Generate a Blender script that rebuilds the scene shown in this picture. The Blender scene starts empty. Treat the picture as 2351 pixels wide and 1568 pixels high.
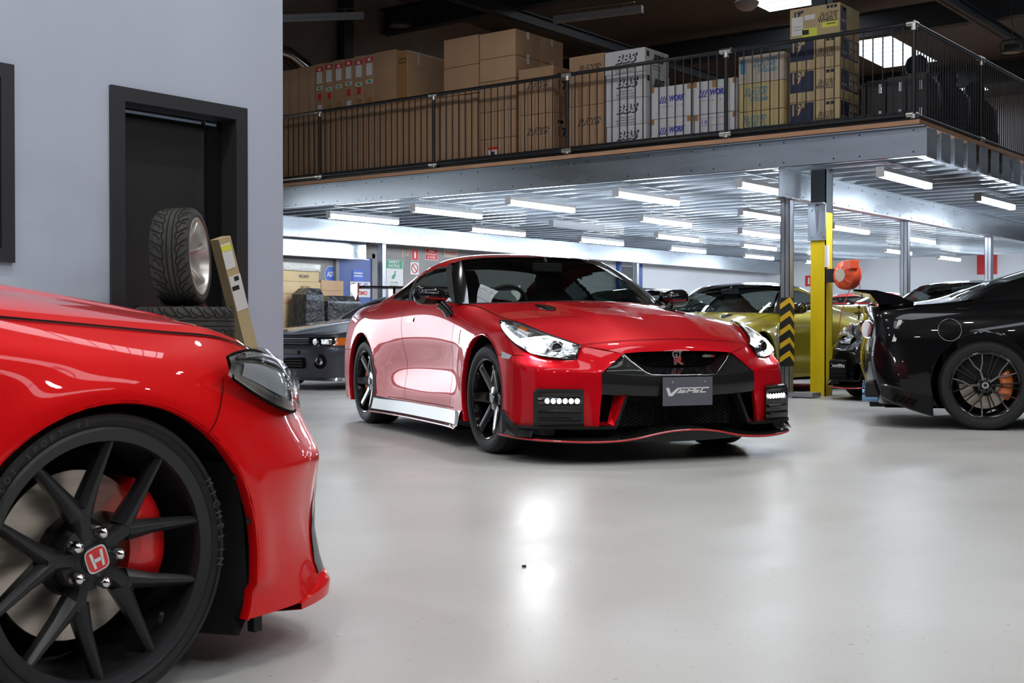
import bpy, bmesh, math, random
import numpy as np
from mathutils import Vector, Matrix, Euler
random.seed(7)
S = bpy.context.scene
COL = S.collection
R = math.radians
# ---------------- camera, world, exposure ----------------
cd = bpy.data.cameras.new('camera'); cam = bpy.data.objects.new('camera', cd); COL.objects.link(cam)
cam.location = (0, 0, .82); cam.rotation_euler = (R(90 - .674), 0, R(37.586))
cd.sensor_width = 36; cd.lens = 2890 / 2351 * 36; cd.clip_end = 200
cd.dof.use_dof = True; cd.dof.focus_distance = 8.4; cd.dof.aperture_fstop = 14.0
S.camera = cam
S.view_settings.view_transform = 'Standard'; S.view_settings.look = 'None'
S.view_settings.gamma = 1; S.view_settings.use_curve_mapping = False
S.view_settings.exposure = 1.4
S.cycles.max_bounces = 8; S.cycles.glossy_bounces = 5; S.cycles.transparent_max_bounces = 12
S.cycles.caustics_reflective = False; S.cycles.caustics_refractive = False; S.cycles.sample_clamp_indirect = 6
w = bpy.data.worlds.new('overcast_sky'); S.world = w; w.use_nodes = True
bg = w.node_tree.nodes['Background']; bg.inputs[0].default_value = (.86, .93, 1, 1); bg.inputs[1].default_value = 1.9

# ---------------- materials ----------------
def P(name, col, rough=.5, metal=0, coat=0, emit=None, es=0, spec=.5, noise=None, bump=None, coatr=.03, alpha=1):
    m = bpy.data.materials.new(name); m.use_nodes = True; nt = m.node_tree; b = nt.nodes['Principled BSDF']
    b.inputs['Base Color'].default_value = (*col, 1); b.inputs['Roughness'].default_value = rough; b.inputs['Metallic'].default_value = metal
    b.inputs['Coat Weight'].default_value = coat; b.inputs['Coat Roughness'].default_value = coatr; b.inputs['Specular IOR Level'].default_value = spec
    b.inputs['Alpha'].default_value = alpha
    if coat == 1 and name.endswith('paint'): b.inputs['Coat IOR'].default_value = 1.38; b.inputs['Specular IOR Level'].default_value = .08
    if emit: b.inputs['Emission Color'].default_value = (*emit, 1); b.inputs['Emission Strength'].default_value = es
    if noise or bump:
        tc = nt.nodes.new('ShaderNodeTexCoord')
    if noise:  # (scale tuple, amount, roughness amount)
        mp = nt.nodes.new('ShaderNodeMapping'); mp.inputs['Scale'].default_value = noise[0]; nt.links.new(tc.outputs['Object'], mp.inputs[0])
        n = nt.nodes.new('ShaderNodeTexNoise'); n.inputs['Scale'].default_value = 1; n.inputs['Detail'].default_value = 5; nt.links.new(mp.outputs[0], n.inputs[0])
        mr = nt.nodes.new('ShaderNodeMapRange'); mr.inputs[1].default_value = .3; mr.inputs[2].default_value = .7
        mr.inputs[3].default_value = 1 - noise[1]; mr.inputs[4].default_value = 1 + noise[1]; nt.links.new(n.outputs[0], mr.inputs[0])
        mx = nt.nodes.new('ShaderNodeVectorMath'); mx.operation = 'SCALE'; mx.inputs[0].default_value = col; nt.links.new(mr.outputs[0], mx.inputs['Scale'])
        nt.links.new(mx.outputs[0], b.inputs['Base Color'])
        if noise[2]:
            m2 = nt.nodes.new('ShaderNodeMapRange'); m2.inputs[1].default_value = .3; m2.inputs[2].default_value = .7
            m2.inputs[3].default_value = max(.02, rough - noise[2]); m2.inputs[4].default_value = rough + noise[2]
            nt.links.new(n.outputs[0], m2.inputs[0]); nt.links.new(m2.outputs[0], b.inputs['Roughness'])
    if bump:  # (scale tuple, strength, kind)
        mp = nt.nodes.new('ShaderNodeMapping'); mp.inputs['Scale'].default_value = bump[0]; nt.links.new(tc.outputs['Object'], mp.inputs[0])
        n = nt.nodes.new('ShaderNodeTexWave' if bump[2] == 'wave' else 'ShaderNodeTexNoise'); n.inputs['Scale'].default_value = 1
        if bump[2] != 'wave': n.inputs['Detail'].default_value = 4
        nt.links.new(mp.outputs[0], n.inputs[0])
        bp = nt.nodes.new('ShaderNodeBump'); bp.inputs['Strength'].default_value = bump[1]; bp.inputs['Distance'].default_value = bump[3] if len(bump) > 3 else .01
        nt.links.new(n.outputs[0], bp.inputs['Height']); nt.links.new(bp.outputs[0], b.inputs['Normal'])
    return m
def glass(name, tint, refl=.08):
    m = bpy.data.materials.new(name); m.use_nodes = True; nt = m.node_tree; nt.nodes.clear()
    o = nt.nodes.new('ShaderNodeOutputMaterial'); mx = nt.nodes.new('ShaderNodeMixShader'); t = nt.nodes.new('ShaderNodeBsdfTransparent'); g = nt.nodes.new('ShaderNodeBsdfGlossy')
    t.inputs[0].default_value = (*tint, 1); g.inputs['Roughness'].default_value = .02; fr = nt.nodes.new('ShaderNodeLayerWeight'); fr.inputs[0].default_value = .25
    mr = nt.nodes.new('ShaderNodeMapRange'); mr.inputs[3].default_value = refl; mr.inputs[4].default_value = .75
    nt.links.new(fr.outputs['Fresnel'], mr.inputs[0]); nt.links.new(mr.outputs[0], mx.inputs[0]); nt.links.new(t.outputs[0], mx.inputs[1]); nt.links.new(g.outputs[0], mx.inputs[2]); nt.links.new(mx.outputs[0], o.inputs[0])
    return m
M = {}
M['red'] = P('red_metallic_paint', (.66, .003, .012), .42, .3, 1, coatr=.015)
M['red_civic'] = P('bright_red_paint', (.78, .004, .006), .42, .12, 1, coatr=.02)
M['red_trim'] = P('red_trim', (.65, .01, .02), .3, 0, 1)
M['black'] = P('gloss_black_paint', (.004, .004, .005), .25, 0, 1, coatr=.012)
M['yellow'] = P('olive_gold_metallic_paint', (.36, .29, .004), .36, .55, 1, coatr=.02)
M['grey_paint'] = P('gunmetal_grey_paint', (.09, .09, .115), .35, .6, 1, coatr=.02)
M['grey_trim'] = P('satin_grey_trim', (.10, .105, .11), .4)
M['rubber'] = P('tyre_rubber', (.018, .018, .019), .62, spec=.35)
M['rubber_used'] = P('dusty_tyre_rubber', (.045, .043, .036), .75, noise=((9, 9, 9), .3, 0))
M['groove'] = P('tread_groove', (.006, .006, .006), .9)
M['wheel_black'] = P('gloss_black_wheel', (.006, .006, .007), .2, .2, .8)
M['wheel_matte'] = P('satin_black_wheel', (.028, .029, .032), .40, .3)
M['wheel_silver'] = P('bronze_silver_wheel', (.72, .69, .66), .34, .9)
M['wheel_machined'] = P('machined_dark_wheel', (.28, .27, .26), .22, 1)
M['chrome'] = P('chrome', (.85, .85, .87), .07, 1)
M['lamp_chrome'] = P('headlamp_reflector', (.75, .78, .8), .18, 1, bump=((25, 25, 25), .4, 'n'))
M['steel'] = P('brushed_steel', (.5, .48, .45), .3, 1, noise=((30, 30, 30), .15, .05))
M['disc'] = P('brake_disc_steel', (.66, .58, .50), .36, .9, noise=((6, 40, 40), .2, .05))
M['cal_red'] = P('red_caliper_paint', (.75, .01, .012), .3, 0, .7)
M['cal_orange'] = P('orange_caliper_paint', (.8, .2, .05), .35, 0, .5)
M['dark'] = P('dark_plastic', (.01, .01, .011), .55)
M['blackmat'] = P('matt_black_trim', (.012, .012, .013), .7)
M['void'] = P('dark_cavity', (.004, .004, .004), .9, spec=.1)
M['gloss_trim'] = P('gloss_black_trim', (.008, .008, .009), .12, 0, .6)
def carbon():
    m = P('carbon_fibre_paint', (.02, .022, .02), .35, 0, 1); nt = m.node_tree; b = nt.nodes['Principled BSDF']
    tc = nt.nodes.new('ShaderNodeTexCoord'); c = nt.nodes.new('ShaderNodeTexChecker'); c.inputs['Scale'].default_value = 230
    c.inputs['Color1'].default_value = (.018, .019, .018, 1); c.inputs['Color2'].default_value = (.010, .011, .010, 1)
    nt.links.new(tc.outputs['Object'], c.inputs[0]); nt.links.new(c.outputs[0], b.inputs['Base Color']); return m
M['carbon'] = carbon()
M['glass'] = glass('tinted_car_glass', (.74, .82, .79), .05)
M['glass_dark'] = glass('dark_tinted_glass', (.10, .12, .12), .06)
M['lens'] = glass('clear_lens', (.93, .95, .97), .06)
M['led'] = P('white_led', (1, 1, 1), .3, emit=(.92, .97, 1), es=14)
M['beam'] = P('headlamp_light', (1, 1, 1), .3, emit=(.93, .98, 1), es=90)
M['drl'] = P('daylight_strip', (1, 1, 1), .3, emit=(.93, .98, 1), es=5)
M['amber'] = P('amber_lens', (.75, .16, .01), .2, 0, .8)
M['tail'] = P('red_tail_lens', (.12, .003, .004), .08, 0, 1)
M['plate'] = P('grey_plate', (.12, .12, .15), .45)
M['white'] = P('white_print', (.8, .8, .82), .5)
M['interior'] = P('black_interior', (.016, .018, .019), .7)
M['galv'] = P('galvanised_steel', (.50, .55, .60), .29, .85, noise=((.7, .7, 4), .08, .04), bump=((1.2, 1.2, 2), .04, 'n'))
M['galv_plate'] = P('galvanised_plate', (.40, .46, .52), .45, .45, noise=((5, 5, 5), .2, .1))
M['galv_post'] = P('galvanised_post_steel', (.35, .37, .41), .4, .8, noise=((6, 6, 1.5), .3, .1))
M['zinc'] = P('zinc_fitting', (.62, .62, .60), .3, 1)
M['zinc_tube'] = P('bare_steel_tube', (.5, .46, .42), .3, 1)
M['black_tube'] = P('black_powdercoat', (.012, .013, .016), .32)
M['ply'] = P('particleboard', (.48, .27, .16), .8, noise=((3, 60, 60), .2, 0))
M['paint_wall'] = P('pale_blue_grey_wall_paint', (.49, .55, .66), .55, noise=((.6, .6, .25), .07, 0))
M['dark_wall'] = P('dark_far_wall', (.05, .05, .055), .7)
M['conc_wall'] = P('grey_concrete_wall', (.30, .29, .28), .85, noise=((1.5, 1.5, 1.5), .15, 0), bump=((12, 12, 12), .2, 'n'))
M['conc_up'] = P('raw_concrete_upper_wall', (.30, .29, .27), .9, noise=((1.2, 1.2, 1.2), .12, 0), bump=((10, 10, 10), .25, 'n'))
M['white_wall'] = P('white_painted_wall', (.72, .74, .78), .6, noise=((.8, .8, .8), .04, 0))
M['roof'] = P('corrugated_roof_foil', (.13, .122, .115), .5, .2, bump=((0, 16, 0), .8, 'wave'))
M['beam_dark'] = P('dark_painted_rafter', (.035, .045, .055), .5)
M['frame'] = P('charcoal_door_frame', (.032, .033, .037), .45)
M['door_dark'] = P('charcoal_door_leaf', (.03, .03, .032), .35)
M['yellow_post'] = P('yellow_post_paint', (.80, .58, .005), .4, noise=((8, 8, 1.2), .06, .05))
M['rubber_guard'] = P('black_rubber_guard', (.012, .012, .013), .6)
M['haz_yellow'] = P('hazard_yellow', (.80, .50, .02), .45)
M['orange'] = P('orange_plastic', (.85, .11, .04), .4)
M['cable'] = P('red_cable', (.6, .08, .06), .5)
M['card'] = P('brown_cardboard', (.42, .255, .145), .85, noise=((3, 3, 3), .08, 0))
M['card2'] = P('tan_cardboard', (.47, .30, .175), .85, noise=((3, 3, 3), .08, 0))
M['card3'] = P('pale_kraft_cardboard', (.50, .38, .21), .85, noise=((3, 3, 3), .08, 0))
M['card4'] = P('yellowed_cardboard', (.52, .42, .20), .85, noise=((3, 3, 3), .08, 0))
M['card5'] = P('faded_cardboard', (.48, .42, .34), .85, noise=((3, 3, 3), .08, 0))
M['card_white'] = P('white_cardboard', (.62, .62, .64), .8, noise=((3, 3, 3), .06, 0))
M['tape'] = P('brown_packing_tape', (.36, .19, .07), .3)
M['clear_tape'] = P('clear_packing_tape', (.62, .56, .48), .15, 0, .6)
M['navy'] = P('navy_print', (.018, .024, .065), .6)
M['ink'] = P('black_ink', (.012, .012, .014), .6)
M['blue_ink'] = P('blue_ink', (.06, .07, .42), .6)
M['teal_ink'] = P('teal_ink', (.03, .22, .36), .6)
M['red_ink'] = P('red_ink', (.65, .03, .03), .6)
M['green_ink'] = P('green_ink', (.02, .30, .16), .6)
M['label_yellow'] = P('yellow_label', (.72, .75, .08), .5)
M['label_white'] = P('white_label', (.72, .71, .70), .5)
M['blue_door'] = P('blue_painted_door', (.05, .10, .33), .4)
M['stretch'] = P('black_stretch_wrap', (.012, .014, .017), .12, 0, .8, bump=((9, 9, 9), 1.0, 'n', .12))
M['bubble'] = P('clear_plastic_wrap', (.5, .48, .42), .15, 0, 1, bump=((20, 20, 20), .8, 'n', .05))
M['tube'] = P('fluorescent_tube', (1, 1, 1), .4, emit=(.82, .90, 1), es=26)
M['tube_off'] = P('unlit_tube', (.5, .55, .6), .4)
M['lamp_body'] = P('lamp_housing', (.55, .57, .6), .5)
M['highbay'] = P('highbay_lens', (1, 1, 1), .4, emit=(1, .97, .93), es=85)
M['highbay_off'] = P('unlit_highbay_lens', (.22, .21, .19), .3)
def floor_mat():
    m = P('pale_grey_epoxy_floor', (.50, .49, .455), .3, coat=.0, spec=.42); nt = m.node_tree; b = nt.nodes['Principled BSDF']
    tc = nt.nodes.new('ShaderNodeTexCoord')
    def noise(sc, det=4, vec=(1, 1, 1)):
        mp = nt.nodes.new('ShaderNodeMapping'); mp.inputs['Scale'].default_value = vec; nt.links.new(tc.outputs['Object'], mp.inputs[0])
        n = nt.nodes.new('ShaderNodeTexNoise'); n.inputs['Scale'].default_value = sc; n.inputs['Detail'].default_value = det; nt.links.new(mp.outputs[0], n.inputs[0]); return n
    a = noise(.7, 6); c = noise(1.6, 8, (1, .5, 1)); d = noise(55, 2)
    r = nt.nodes.new('ShaderNodeValToRGB'); r.color_ramp.elements[0].position = .35; r.color_ramp.elements[0].color = (.49, .485, .465, 1)
    r.color_ramp.elements[1].position = .62; r.color_ramp.elements[1].color = (.57, .565, .545, 1); nt.links.new(a.outputs[0], r.inputs[0])
    r2 = nt.nodes.new('ShaderNodeValToRGB'); r2.color_ramp.elements[0].position = .30; r2.color_ramp.elements[0].color = (.80, .79, .76, 1)
    r2.color_ramp.elements[1].position = .42; r2.color_ramp.elements[1].color = (1, 1, 1, 1); nt.links.new(c.outputs[0], r2.inputs[0])
    mx = nt.nodes.new('ShaderNodeMix'); mx.data_type = 'RGBA'; mx.blend_type = 'MULTIPLY'; mx.inputs[0].default_value = .6
    nt.links.new(r.outputs[0], mx.inputs[6]); nt.links.new(r2.outputs[0], mx.inputs[7])
    r3 = nt.nodes.new('ShaderNodeValToRGB'); r3.color_ramp.elements[0].position = .70; r3.color_ramp.elements[0].color = (1, 1, 1, 1)
    r3.color_ramp.elements[1].position = .73; r3.color_ramp.elements[1].color = (.35, .33, .30, 1); nt.links.new(d.outputs[0], r3.inputs[0])
    mx2 = nt.nodes.new('ShaderNodeMix'); mx2.data_type = 'RGBA'; mx2.blend_type = 'MULTIPLY'; mx2.inputs[0].default_value = .8
    nt.links.new(mx.outputs[2], mx2.inputs[6]); nt.links.new(r3.outputs[0], mx2.inputs[7]); nt.links.new(mx2.outputs[2], b.inputs['Base Color'])
    mr = nt.nodes.new('ShaderNodeMapRange'); mr.inputs[1].default_value = .3; mr.inputs[2].default_value = .7; mr.inputs[3].default_value = .30; mr.inputs[4].default_value = .46
    nt.links.new(c.outputs[0], mr.inputs[0]); nt.links.new(mr.outputs[0], b.inputs['Roughness'])
    bp = nt.nodes.new('ShaderNodeBump'); bp.inputs['Strength'].default_value = .04; bp.inputs['Distance'].default_value = .01; e = noise(5, 3)
    nt.links.new(e.outputs[0], bp.inputs['Height']); nt.links.new(bp.outputs[0], b.inputs['Normal']); return m
M['floor'] = floor_mat()
M['seat_cover'] = P('navy_black_seat_cover', (.012, .014, .024), .6)
M['blue_sign'] = P('blue_sign_paint', (.03, .12, .6), .4)
M['green_sign'] = P('green_sign_paint', (.01, .26, .13), .4)

# ---------------- mesh helpers ----------------
class MB:
    def __init__(s): s.v = []; s.f = []
    def add(s, vs, fs):
        n = len(s.v); s.v += [tuple(map(float, p)) for p in vs]; s.f += [tuple(n + i for i in f) for f in fs]; return s
    def box(s, x0, x1, y0, y1, z0, z1, T=None):
        vs = [(x, y, z) for x in (x0, x1) for y in (y0, y1) for z in (z0, z1)]
        if T is not None: vs = [T @ Vector(p) for p in vs]
        return s.add(vs, [(0, 1, 3, 2), (4, 6, 7, 5), (0, 4, 5, 1), (2, 3, 7, 6), (0, 2, 6, 4), (1, 5, 7, 3)])
    def prism(s, poly, axis, a, b, T=None):  # poly in the two other axes (cyclic order), extruded a..b along axis
        def mk(p, t):
            q = {0: (t, p[0], p[1]), 1: (p[0], t, p[1]), 2: (p[0], p[1], t)}[axis]
            return T @ Vector(q) if T is not None else q
        n = len(poly); vs = [mk(p, a) for p in poly] + [mk(p, b) for p in poly]
        return s.add(vs, [tuple(range(n))[::-1], tuple(range(n, 2 * n))] + [(i, (i + 1) % n, n + (i + 1) % n, n + i) for i in range(n)])
    def tube(s, pts, r, n=10, cap=True, closed=False):
        pts = [Vector(p) for p in pts]; k = len(pts); rs = r if isinstance(r, (list, tuple)) else [r] * k
        up = None; rings = []
        for i, p in enumerate(pts):
            if closed: d = pts[(i + 1) % k] - pts[i - 1]
            else: d = pts[min(i + 1, k - 1)] - pts[max(i - 1, 0)]
            d.normalize()
            if up is None: up = Vector((0, 0, 1)) if abs(d.z) < .9 else Vector((1, 0, 0))
            u = d.cross(up); u.normalize(); v = u.cross(d); v.normalize(); up = v
            rings.append([p + (u * math.cos(2 * math.pi * j / n) + v * math.sin(2 * math.pi * j / n)) * rs[i] for j in range(n)])
        vs = [q for rg in rings for q in rg]; fs = []
        for i in range(k if closed else k - 1):
            a = i * n; b = ((i + 1) % k) * n
            fs += [(a + j, a + (j + 1) % n, b + (j + 1) % n, b + j) for j in range(n)]
        if cap and not closed: fs += [tuple(range(n))[::-1], tuple(range((k - 1) * n, k * n))]
        return s.add(vs, fs)
    def lathe(s, prof, n=48, T=None, a0=0, a1=2 * math.pi):  # prof (r, y) revolved about y axis
        full = abs(a1 - a0 - 2 * math.pi) < 1e-6; m = n if full else n + 1; vs = []
        for i in range(m):
            a = a0 + (a1 - a0) * i / n; c, q = math.cos(a), math.sin(a)
            vs += [(r * c, y, r * q) for r, y in prof]
        if T is not None: vs = [T @ Vector(p) for p in vs]
        k = len(prof); fs = []
        for i in range(n):
            a = i * k; b = ((i + 1) % m) * k
            fs += [(a + j, a + j + 1, b + j + 1, b + j) for j in range(k - 1)]
        return s.add(vs, fs)
    def disc(s, c, r, axis, h, n=20, r2=None):
        c = Vector(c); ax = Vector(axis).normalized(); return s.tube([c, c + ax * h], [r, r if r2 is None else r2], n)
    def grid(s, pts):  # pts[i][j] -> quads
        a = len(pts); b = len(pts[0]); vs = [p for row in pts for p in row]
        return s.add(vs, [(i * b + j, (i + 1) * b + j, (i + 1) * b + j + 1, i * b + j + 1) for i in range(a - 1) for j in range(b - 1)])
    def mirror(s):
        n = len(s.v); s.v += [(x, -y, z) for x, y, z in s.v]; s.f += [tuple(n + i for i in f[::-1]) for f in s.f]; return s
    def build(s, name, mat, parent=None, smooth=None, bevel=0, merge=False, fixn=True, loc=None, rot=None):
        me = bpy.data.meshes.new(name); me.from_pydata(s.v, [], s.f); me.validate()
        if bevel or merge or fixn:
            bm = bmesh.new(); bm.from_mesh(me)
            if merge: bmesh.ops.remove_doubles(bm, verts=bm.verts, dist=1e-4)
            if fixn: bmesh.ops.recalc_face_normals(bm, faces=bm.faces)
            if bevel: bmesh.ops.bevel(bm, geom=[e for e in bm.edges if len(e.link_faces) == 2 and e.calc_face_angle(0) > .6], offset=bevel, segments=2, affect='EDGES', profile=.6)
            bm.to_mesh(me); bm.free()
        if smooth is not None:
            me.shade_smooth(); me.set_sharp_from_angle(angle=R(smooth))
        o = bpy.data.objects.new(name, me); COL.objects.link(o)
        me.materials.append(M[mat] if isinstance(mat, str) else mat)
        if parent is not None: o.parent = parent
        if loc is not None: o.location = loc
        if rot is not None: o.rotation_euler = rot
        return o
def tag(o, label=None, cat=None, group=None, kind=None):
    if label: o['label'] = label
    if cat: o['category'] = cat
    if group: o['group'] = group
    if kind: o['kind'] = kind
    return o
def empty(name, loc, rz=0, label=None, cat=None, group=None, kind=None):
    o = bpy.data.objects.new(name, None); COL.objects.link(o); o.location = loc; o.rotation_euler = (0, 0, rz); o.empty_display_size = .1
    return tag(o, label, cat, group, kind)
def copy_tree(o, parent=None):
    c = o.copy(); COL.objects.link(c)
    if parent is not None: c.parent = parent
    for ch in [q for q in bpy.data.objects if q.parent == o]: copy_tree(ch, c)
    return c
def text(s, size, mat, parent, loc, rot, name='lettering', shear=0, bold=0, ext=.0008, w=None, outline=False):
    cu = bpy.data.curves.new('t', 'FONT'); cu.body = s; cu.size = size; cu.shear = shear; cu.offset = bold; cu.extrude = ext
    cu.align_x = 'CENTER'; cu.align_y = 'CENTER'; cu.resolution_u = 3
    ob = bpy.data.objects.new('t', cu); me = bpy.data.meshes.new_from_object(ob)
    bpy.data.objects.remove(ob); bpy.data.curves.remove(cu)
    if w:
        xs = [v.co.x for v in me.vertices]; k = w / (max(xs) - min(xs)) if xs else 1
        for v in me.vertices: v.co.x *= k
    o = bpy.data.objects.new(name, me); COL.objects.link(o); me.materials.append(M[mat]); o.parent = parent; o.location = loc; o.rotation_euler = rot
    return o
FX = (R(90), 0, 0)      # text facing -Y (reads along +X)
FPX = (R(90), 0, R(90))  # text facing +X (reads along +Y)
# ---------------- room shell ----------------
def st(name, mb, mat, **k):
    o = mb.build(name, mat, **k); o['kind'] = 'structure'; return o
st('floor', MB().add([(-32, -14, 0), (14, -14, 0), (14, 33, 0), (-32, 33, 0)], [(0, 1, 2, 3)]), 'floor')
# office wall on the left: recess for the glazed door
XW = -7.3
w_ = MB()
w_.box(XW - .2, XW, -6, 3.3, 0, 1.22); w_.box(XW - .2, XW, 3.3, 4.35, 0, 1.22); w_.box(XW - .2, XW, -6, 4.35, 2.456, 7)
w_.box(XW - .2, XW, -6, 2.2, 1.22, 2.456)
w_.box(XW - .2, XW, 4.35, 5.1, 0, 7); w_.box(XW - .2, XW, 6.17, 6.6, 0, 7); w_.box(XW - .2, XW, 5.1, 6.17, 2.39, 7)
w_.box(-11.4, XW - .2, 6.4, 6.6, 0, 7)
st('wall_left', w_, 'paint_wall')
wn = empty('window_1', (XW, 3.3, 1.22), kind='structure')
MB().box(-.06, .03, -1.1, 1.05, 0, .09).box(-.06, .03, -1.1, 1.05, 1.147, 1.236).box(-.06, .03, .96, 1.05, .09, 1.147).box(-.06, .03, -1.1, -1.01, .09, 1.147).build('window_frame', 'frame', wn)
MB().box(-.05, -.03, -1.01, .96, .09, 1.147).build('window_pane', 'door_dark', wn)
dr = empty('door_1', (XW, 5.64, 0), kind='structure')
f = MB(); f.box(-.02, .03, -.586, -.48, 0, 2.44).box(-.02, .03, .48, .586, 0, 2.44).box(-.02, .03, -.48, .48, 2.345, 2.44)
f.box(-.2, -.02, -.54, -.48, 0, 2.39).box(-.2, -.02, .48, .53, 0, 2.39).box(-.2, -.02, -.48, .48, 2.345, 2.39)
f.build('door_frame', 'frame', dr)
MB().box(-.19, -.15, -.48, .33, 0, 2.3).build('door_leaf', 'door_dark', dr)
MB().box(-.145, -.13, -.48, .48, 2.27, 2.30).box(-.145, -.13, -.48, .48, 2.32, 2.335).build('head_track', 'gloss_trim', dr)
MB().box(-.15, -.12, .30, .315, 0, 2.33).build('chrome_edge_strip', 'chrome', dr)
MB().box(-.16, -.14, .33, .48, 0, 2.3).build('side_light', 'gloss_trim', dr)
MB().box(-.15, -.12, -.47, -.39, 1.07, 1.10).build('door_handle', 'zinc', dr)
# far left side wall of the hall, with a roller opening to daylight
w_ = MB(); XL = -16.25
w_.box(XL - .2, XL, 11.7, 21.9, 0, 2.7)
st('wall_southwest', MB().box(XL - .2, XL, -14, 6.9, 0, 7.5).box(XL - .2, XL, 6.9, 11.7, 3.0, 7.5), 'dark_wall')
st('wall_west', w_, 'conc_wall')
st('wall_upper_west', MB().box(XL - .2, XL, 11.7, 33, 2.7, 9), 'conc_up')
st('wall_northwest', MB().box(XL - .2, XL, 21.9, 33, 0, 2.7), 'white_wall')
st('wall_north', MB().box(XL - .2, 14, 33, 33.2, 0, 9), 'white_wall')
st('wall_east', MB().box(14, 14.2, -14, 33, 0, 9), 'dark_wall')
st('wall_south', MB().box(-32, 14, -14.2, -14, 0, 9), 'dark_wall')
st('wall_porch', MB().box(-32.2, -32, -14.2, 33, 0, .4), 'conc_wall')
# pilasters on the upper wall
for i, y in enumerate((16.1, 20.6, 26.)):
    st('trim_%d' % (i + 1), MB().box(XL, XL + .18, y - .12, y + .12, 2.7, 7.6), 'beam_dark')
# blue roller opening and doorway on the white wall
st('door_2', MB().box(XL + .001, XL + .06, 25.25, 25.95, 0, 2.25), 'frame')
st('trim_4', MB().box(XL, XL + .09, 25.15, 25.25, 0, 2.35).box(XL, XL + .09, 25.95, 26.2, 0, 2.35), 'blue_door')
# roof with skylight openings
def roofz(y): return 7.05 - .02 * (y - 14)
sky = [(-10.9, -9.7, 18.9, 22.3), (-10.9, -9.7, 24.5, 28.2), (-10.9, -9.7, 30, 32), (-4.4, -3.2, 18.0, 22.3), (-4.4, -3.2, 25, 29), (-3.9, -2.9, -3, 3), (-3.9, -2.9, 4.5, 9), (2, 3, -3, 9), (-8.8, -7.8, 1, 9), (6, 7, 0, 9)]
xs = sorted({-32., 14.2} | {a for s in sky for a in s[:2]}); ys = sorted({-14.2, 33.2} | {a for s in sky for a in s[2:]})
rf = MB()
for i in range(len(xs) - 1):
    for j in range(len(ys) - 1):
        cx = (xs[i] + xs[i + 1]) / 2; cy = (ys[j] + ys[j + 1]) / 2
        if any(s[0] < cx < s[1] and s[2] < cy < s[3] for s in sky): continue
        y0, y1 = ys[j], ys[j + 1]
        if xs[i + 1] <= XL and True:
            if cx < XL: continue
        rf.add([(xs[i], y0, roofz(y0)), (xs[i + 1], y0, roofz(y0)), (xs[i + 1], y1, roofz(y1)), (xs[i], y1, roofz(y1))], [(0, 1, 2, 3)])
st('ceiling', rf, 'roof')
for i, s in enumerate(sky):
    m = MB(); n = 9
    for k in range(n):
        y = s[2] + (s[3] - s[2]) * (k + .5) / n; m.box(s[0], s[1], y - .012, y + .012, roofz(y), roofz(y) + .03)
    o = st('window_%d' % (i + 2), m, 'lamp_body')
# rafters
def ibeam_x(y, x0, x1, z0, z1, fl=.16):
    return MB().box(x0, x1, y - .01, y + .01, z0, z1).box(x0, x1, y - fl / 2, y + fl / 2, z0, z0 + .02).box(x0, x1, y - fl / 2, y + fl / 2, z1 - .02, z1)
def ibeam_y(x, y0, y1, z0, z1, fl=.16):
    return MB().box(x - .01, x + .01, y0, y1, z0, z1).box(x - fl / 2, x + fl / 2, y0, y1, z0, z0 + .02).box(x - fl / 2, x + fl / 2, y0, y1, z1 - .02, z1)
L_RAFT = 'dark painted steel roof beam under the corrugated roof sheets'
for y in (12.4, 17.2, 22.9, 28.9):
    tag(ibeam_x(y, XL, 14, 6.25, 6.72, .22).build('roof_rafter', 'beam_dark'), L_RAFT, 'rafter', 'roof beams above the mezzanine')
for x in (-13.1, -6.9, -1.0):
    tag(ibeam_y(x, 9, 33, 6.05, 6.24, .16).build('roof_purlin', 'beam_dark'), 'dark roof purlin running away under the roof beams', 'purlin', 'roof purlins above the mezzanine')
# ---------------- mezzanine ----------------
YF = 13.3; XR = -4.70; ZB = 2.64; ZT = 2.98; ZD = 3.03
MZL = 'galvanised steel joist under the mezzanine deck'
st('trim_5', MB().box(XL, XR - .05, YF - .02, 32.9, ZT, ZD), 'ply')
tag(bpy.data.objects['trim_5'], None)
def cjoist(x0, x1, z0=ZB, z1=ZT, t=.006, fl=.065):
    m = MB(); m.box(x0, x1, 0, t, z0, z1); m.box(x0, x1, -fl, 0, z0, z0 + t); m.box(x0, x1, -fl, 0, z1 - t, z1)
    m.box(x0, x1, -fl, -fl + t, z0, z0 + .02).box(x0, x1, -fl, -fl + t, z1 - .02, z1); return m
J0 = None
ny = 0
y = YF
fas = cjoist(XL, XR + .0).build('mezzanine_fascia_beam', 'galv', loc=(0, YF + .065, 0))
tag(fas, 'long galvanised front edge beam of the mezzanine, under the black railing', 'beam')
hb = MB()
for k in range(40):
    x = XR - .12 - k * .30
    if k % 3 == 1: continue
    hb.disc((x, -.0675, ZB + .05), .009, (0, -1, 0), .002, 8); hb.disc((x, -.0675, ZT - .06), .009, (0, -1, 0), .002, 8)
hb.build('bolt_hole', 'void', fas, )['kind'] = 'stuff'
hb = MB()
for k in range(0, 40, 3):
    x = XR - .12 - (k + 1) * .30
    hb.disc((x, -.0675, ZB + .05), .011, (0, -1, 0), .008, 6); hb.disc((x, -.0675, ZT - .06), .011, (0, -1, 0), .008, 6)
hb.build('bolt_head', 'zinc', fas)['kind'] = 'stuff'
yy = YF + .45; joists = []
while yy < 32.8:
    if J0 is None:
        J0 = cjoist(XL, XR - .03).build('floor_joist', 'galv'); o = J0
    else:
        o = J0.copy(); COL.objects.link(o)
    o.location = (0, yy, 0); tag(o, MZL, 'joist', 'joists under the mezzanine deck'); joists.append(yy); yy += .45
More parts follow.
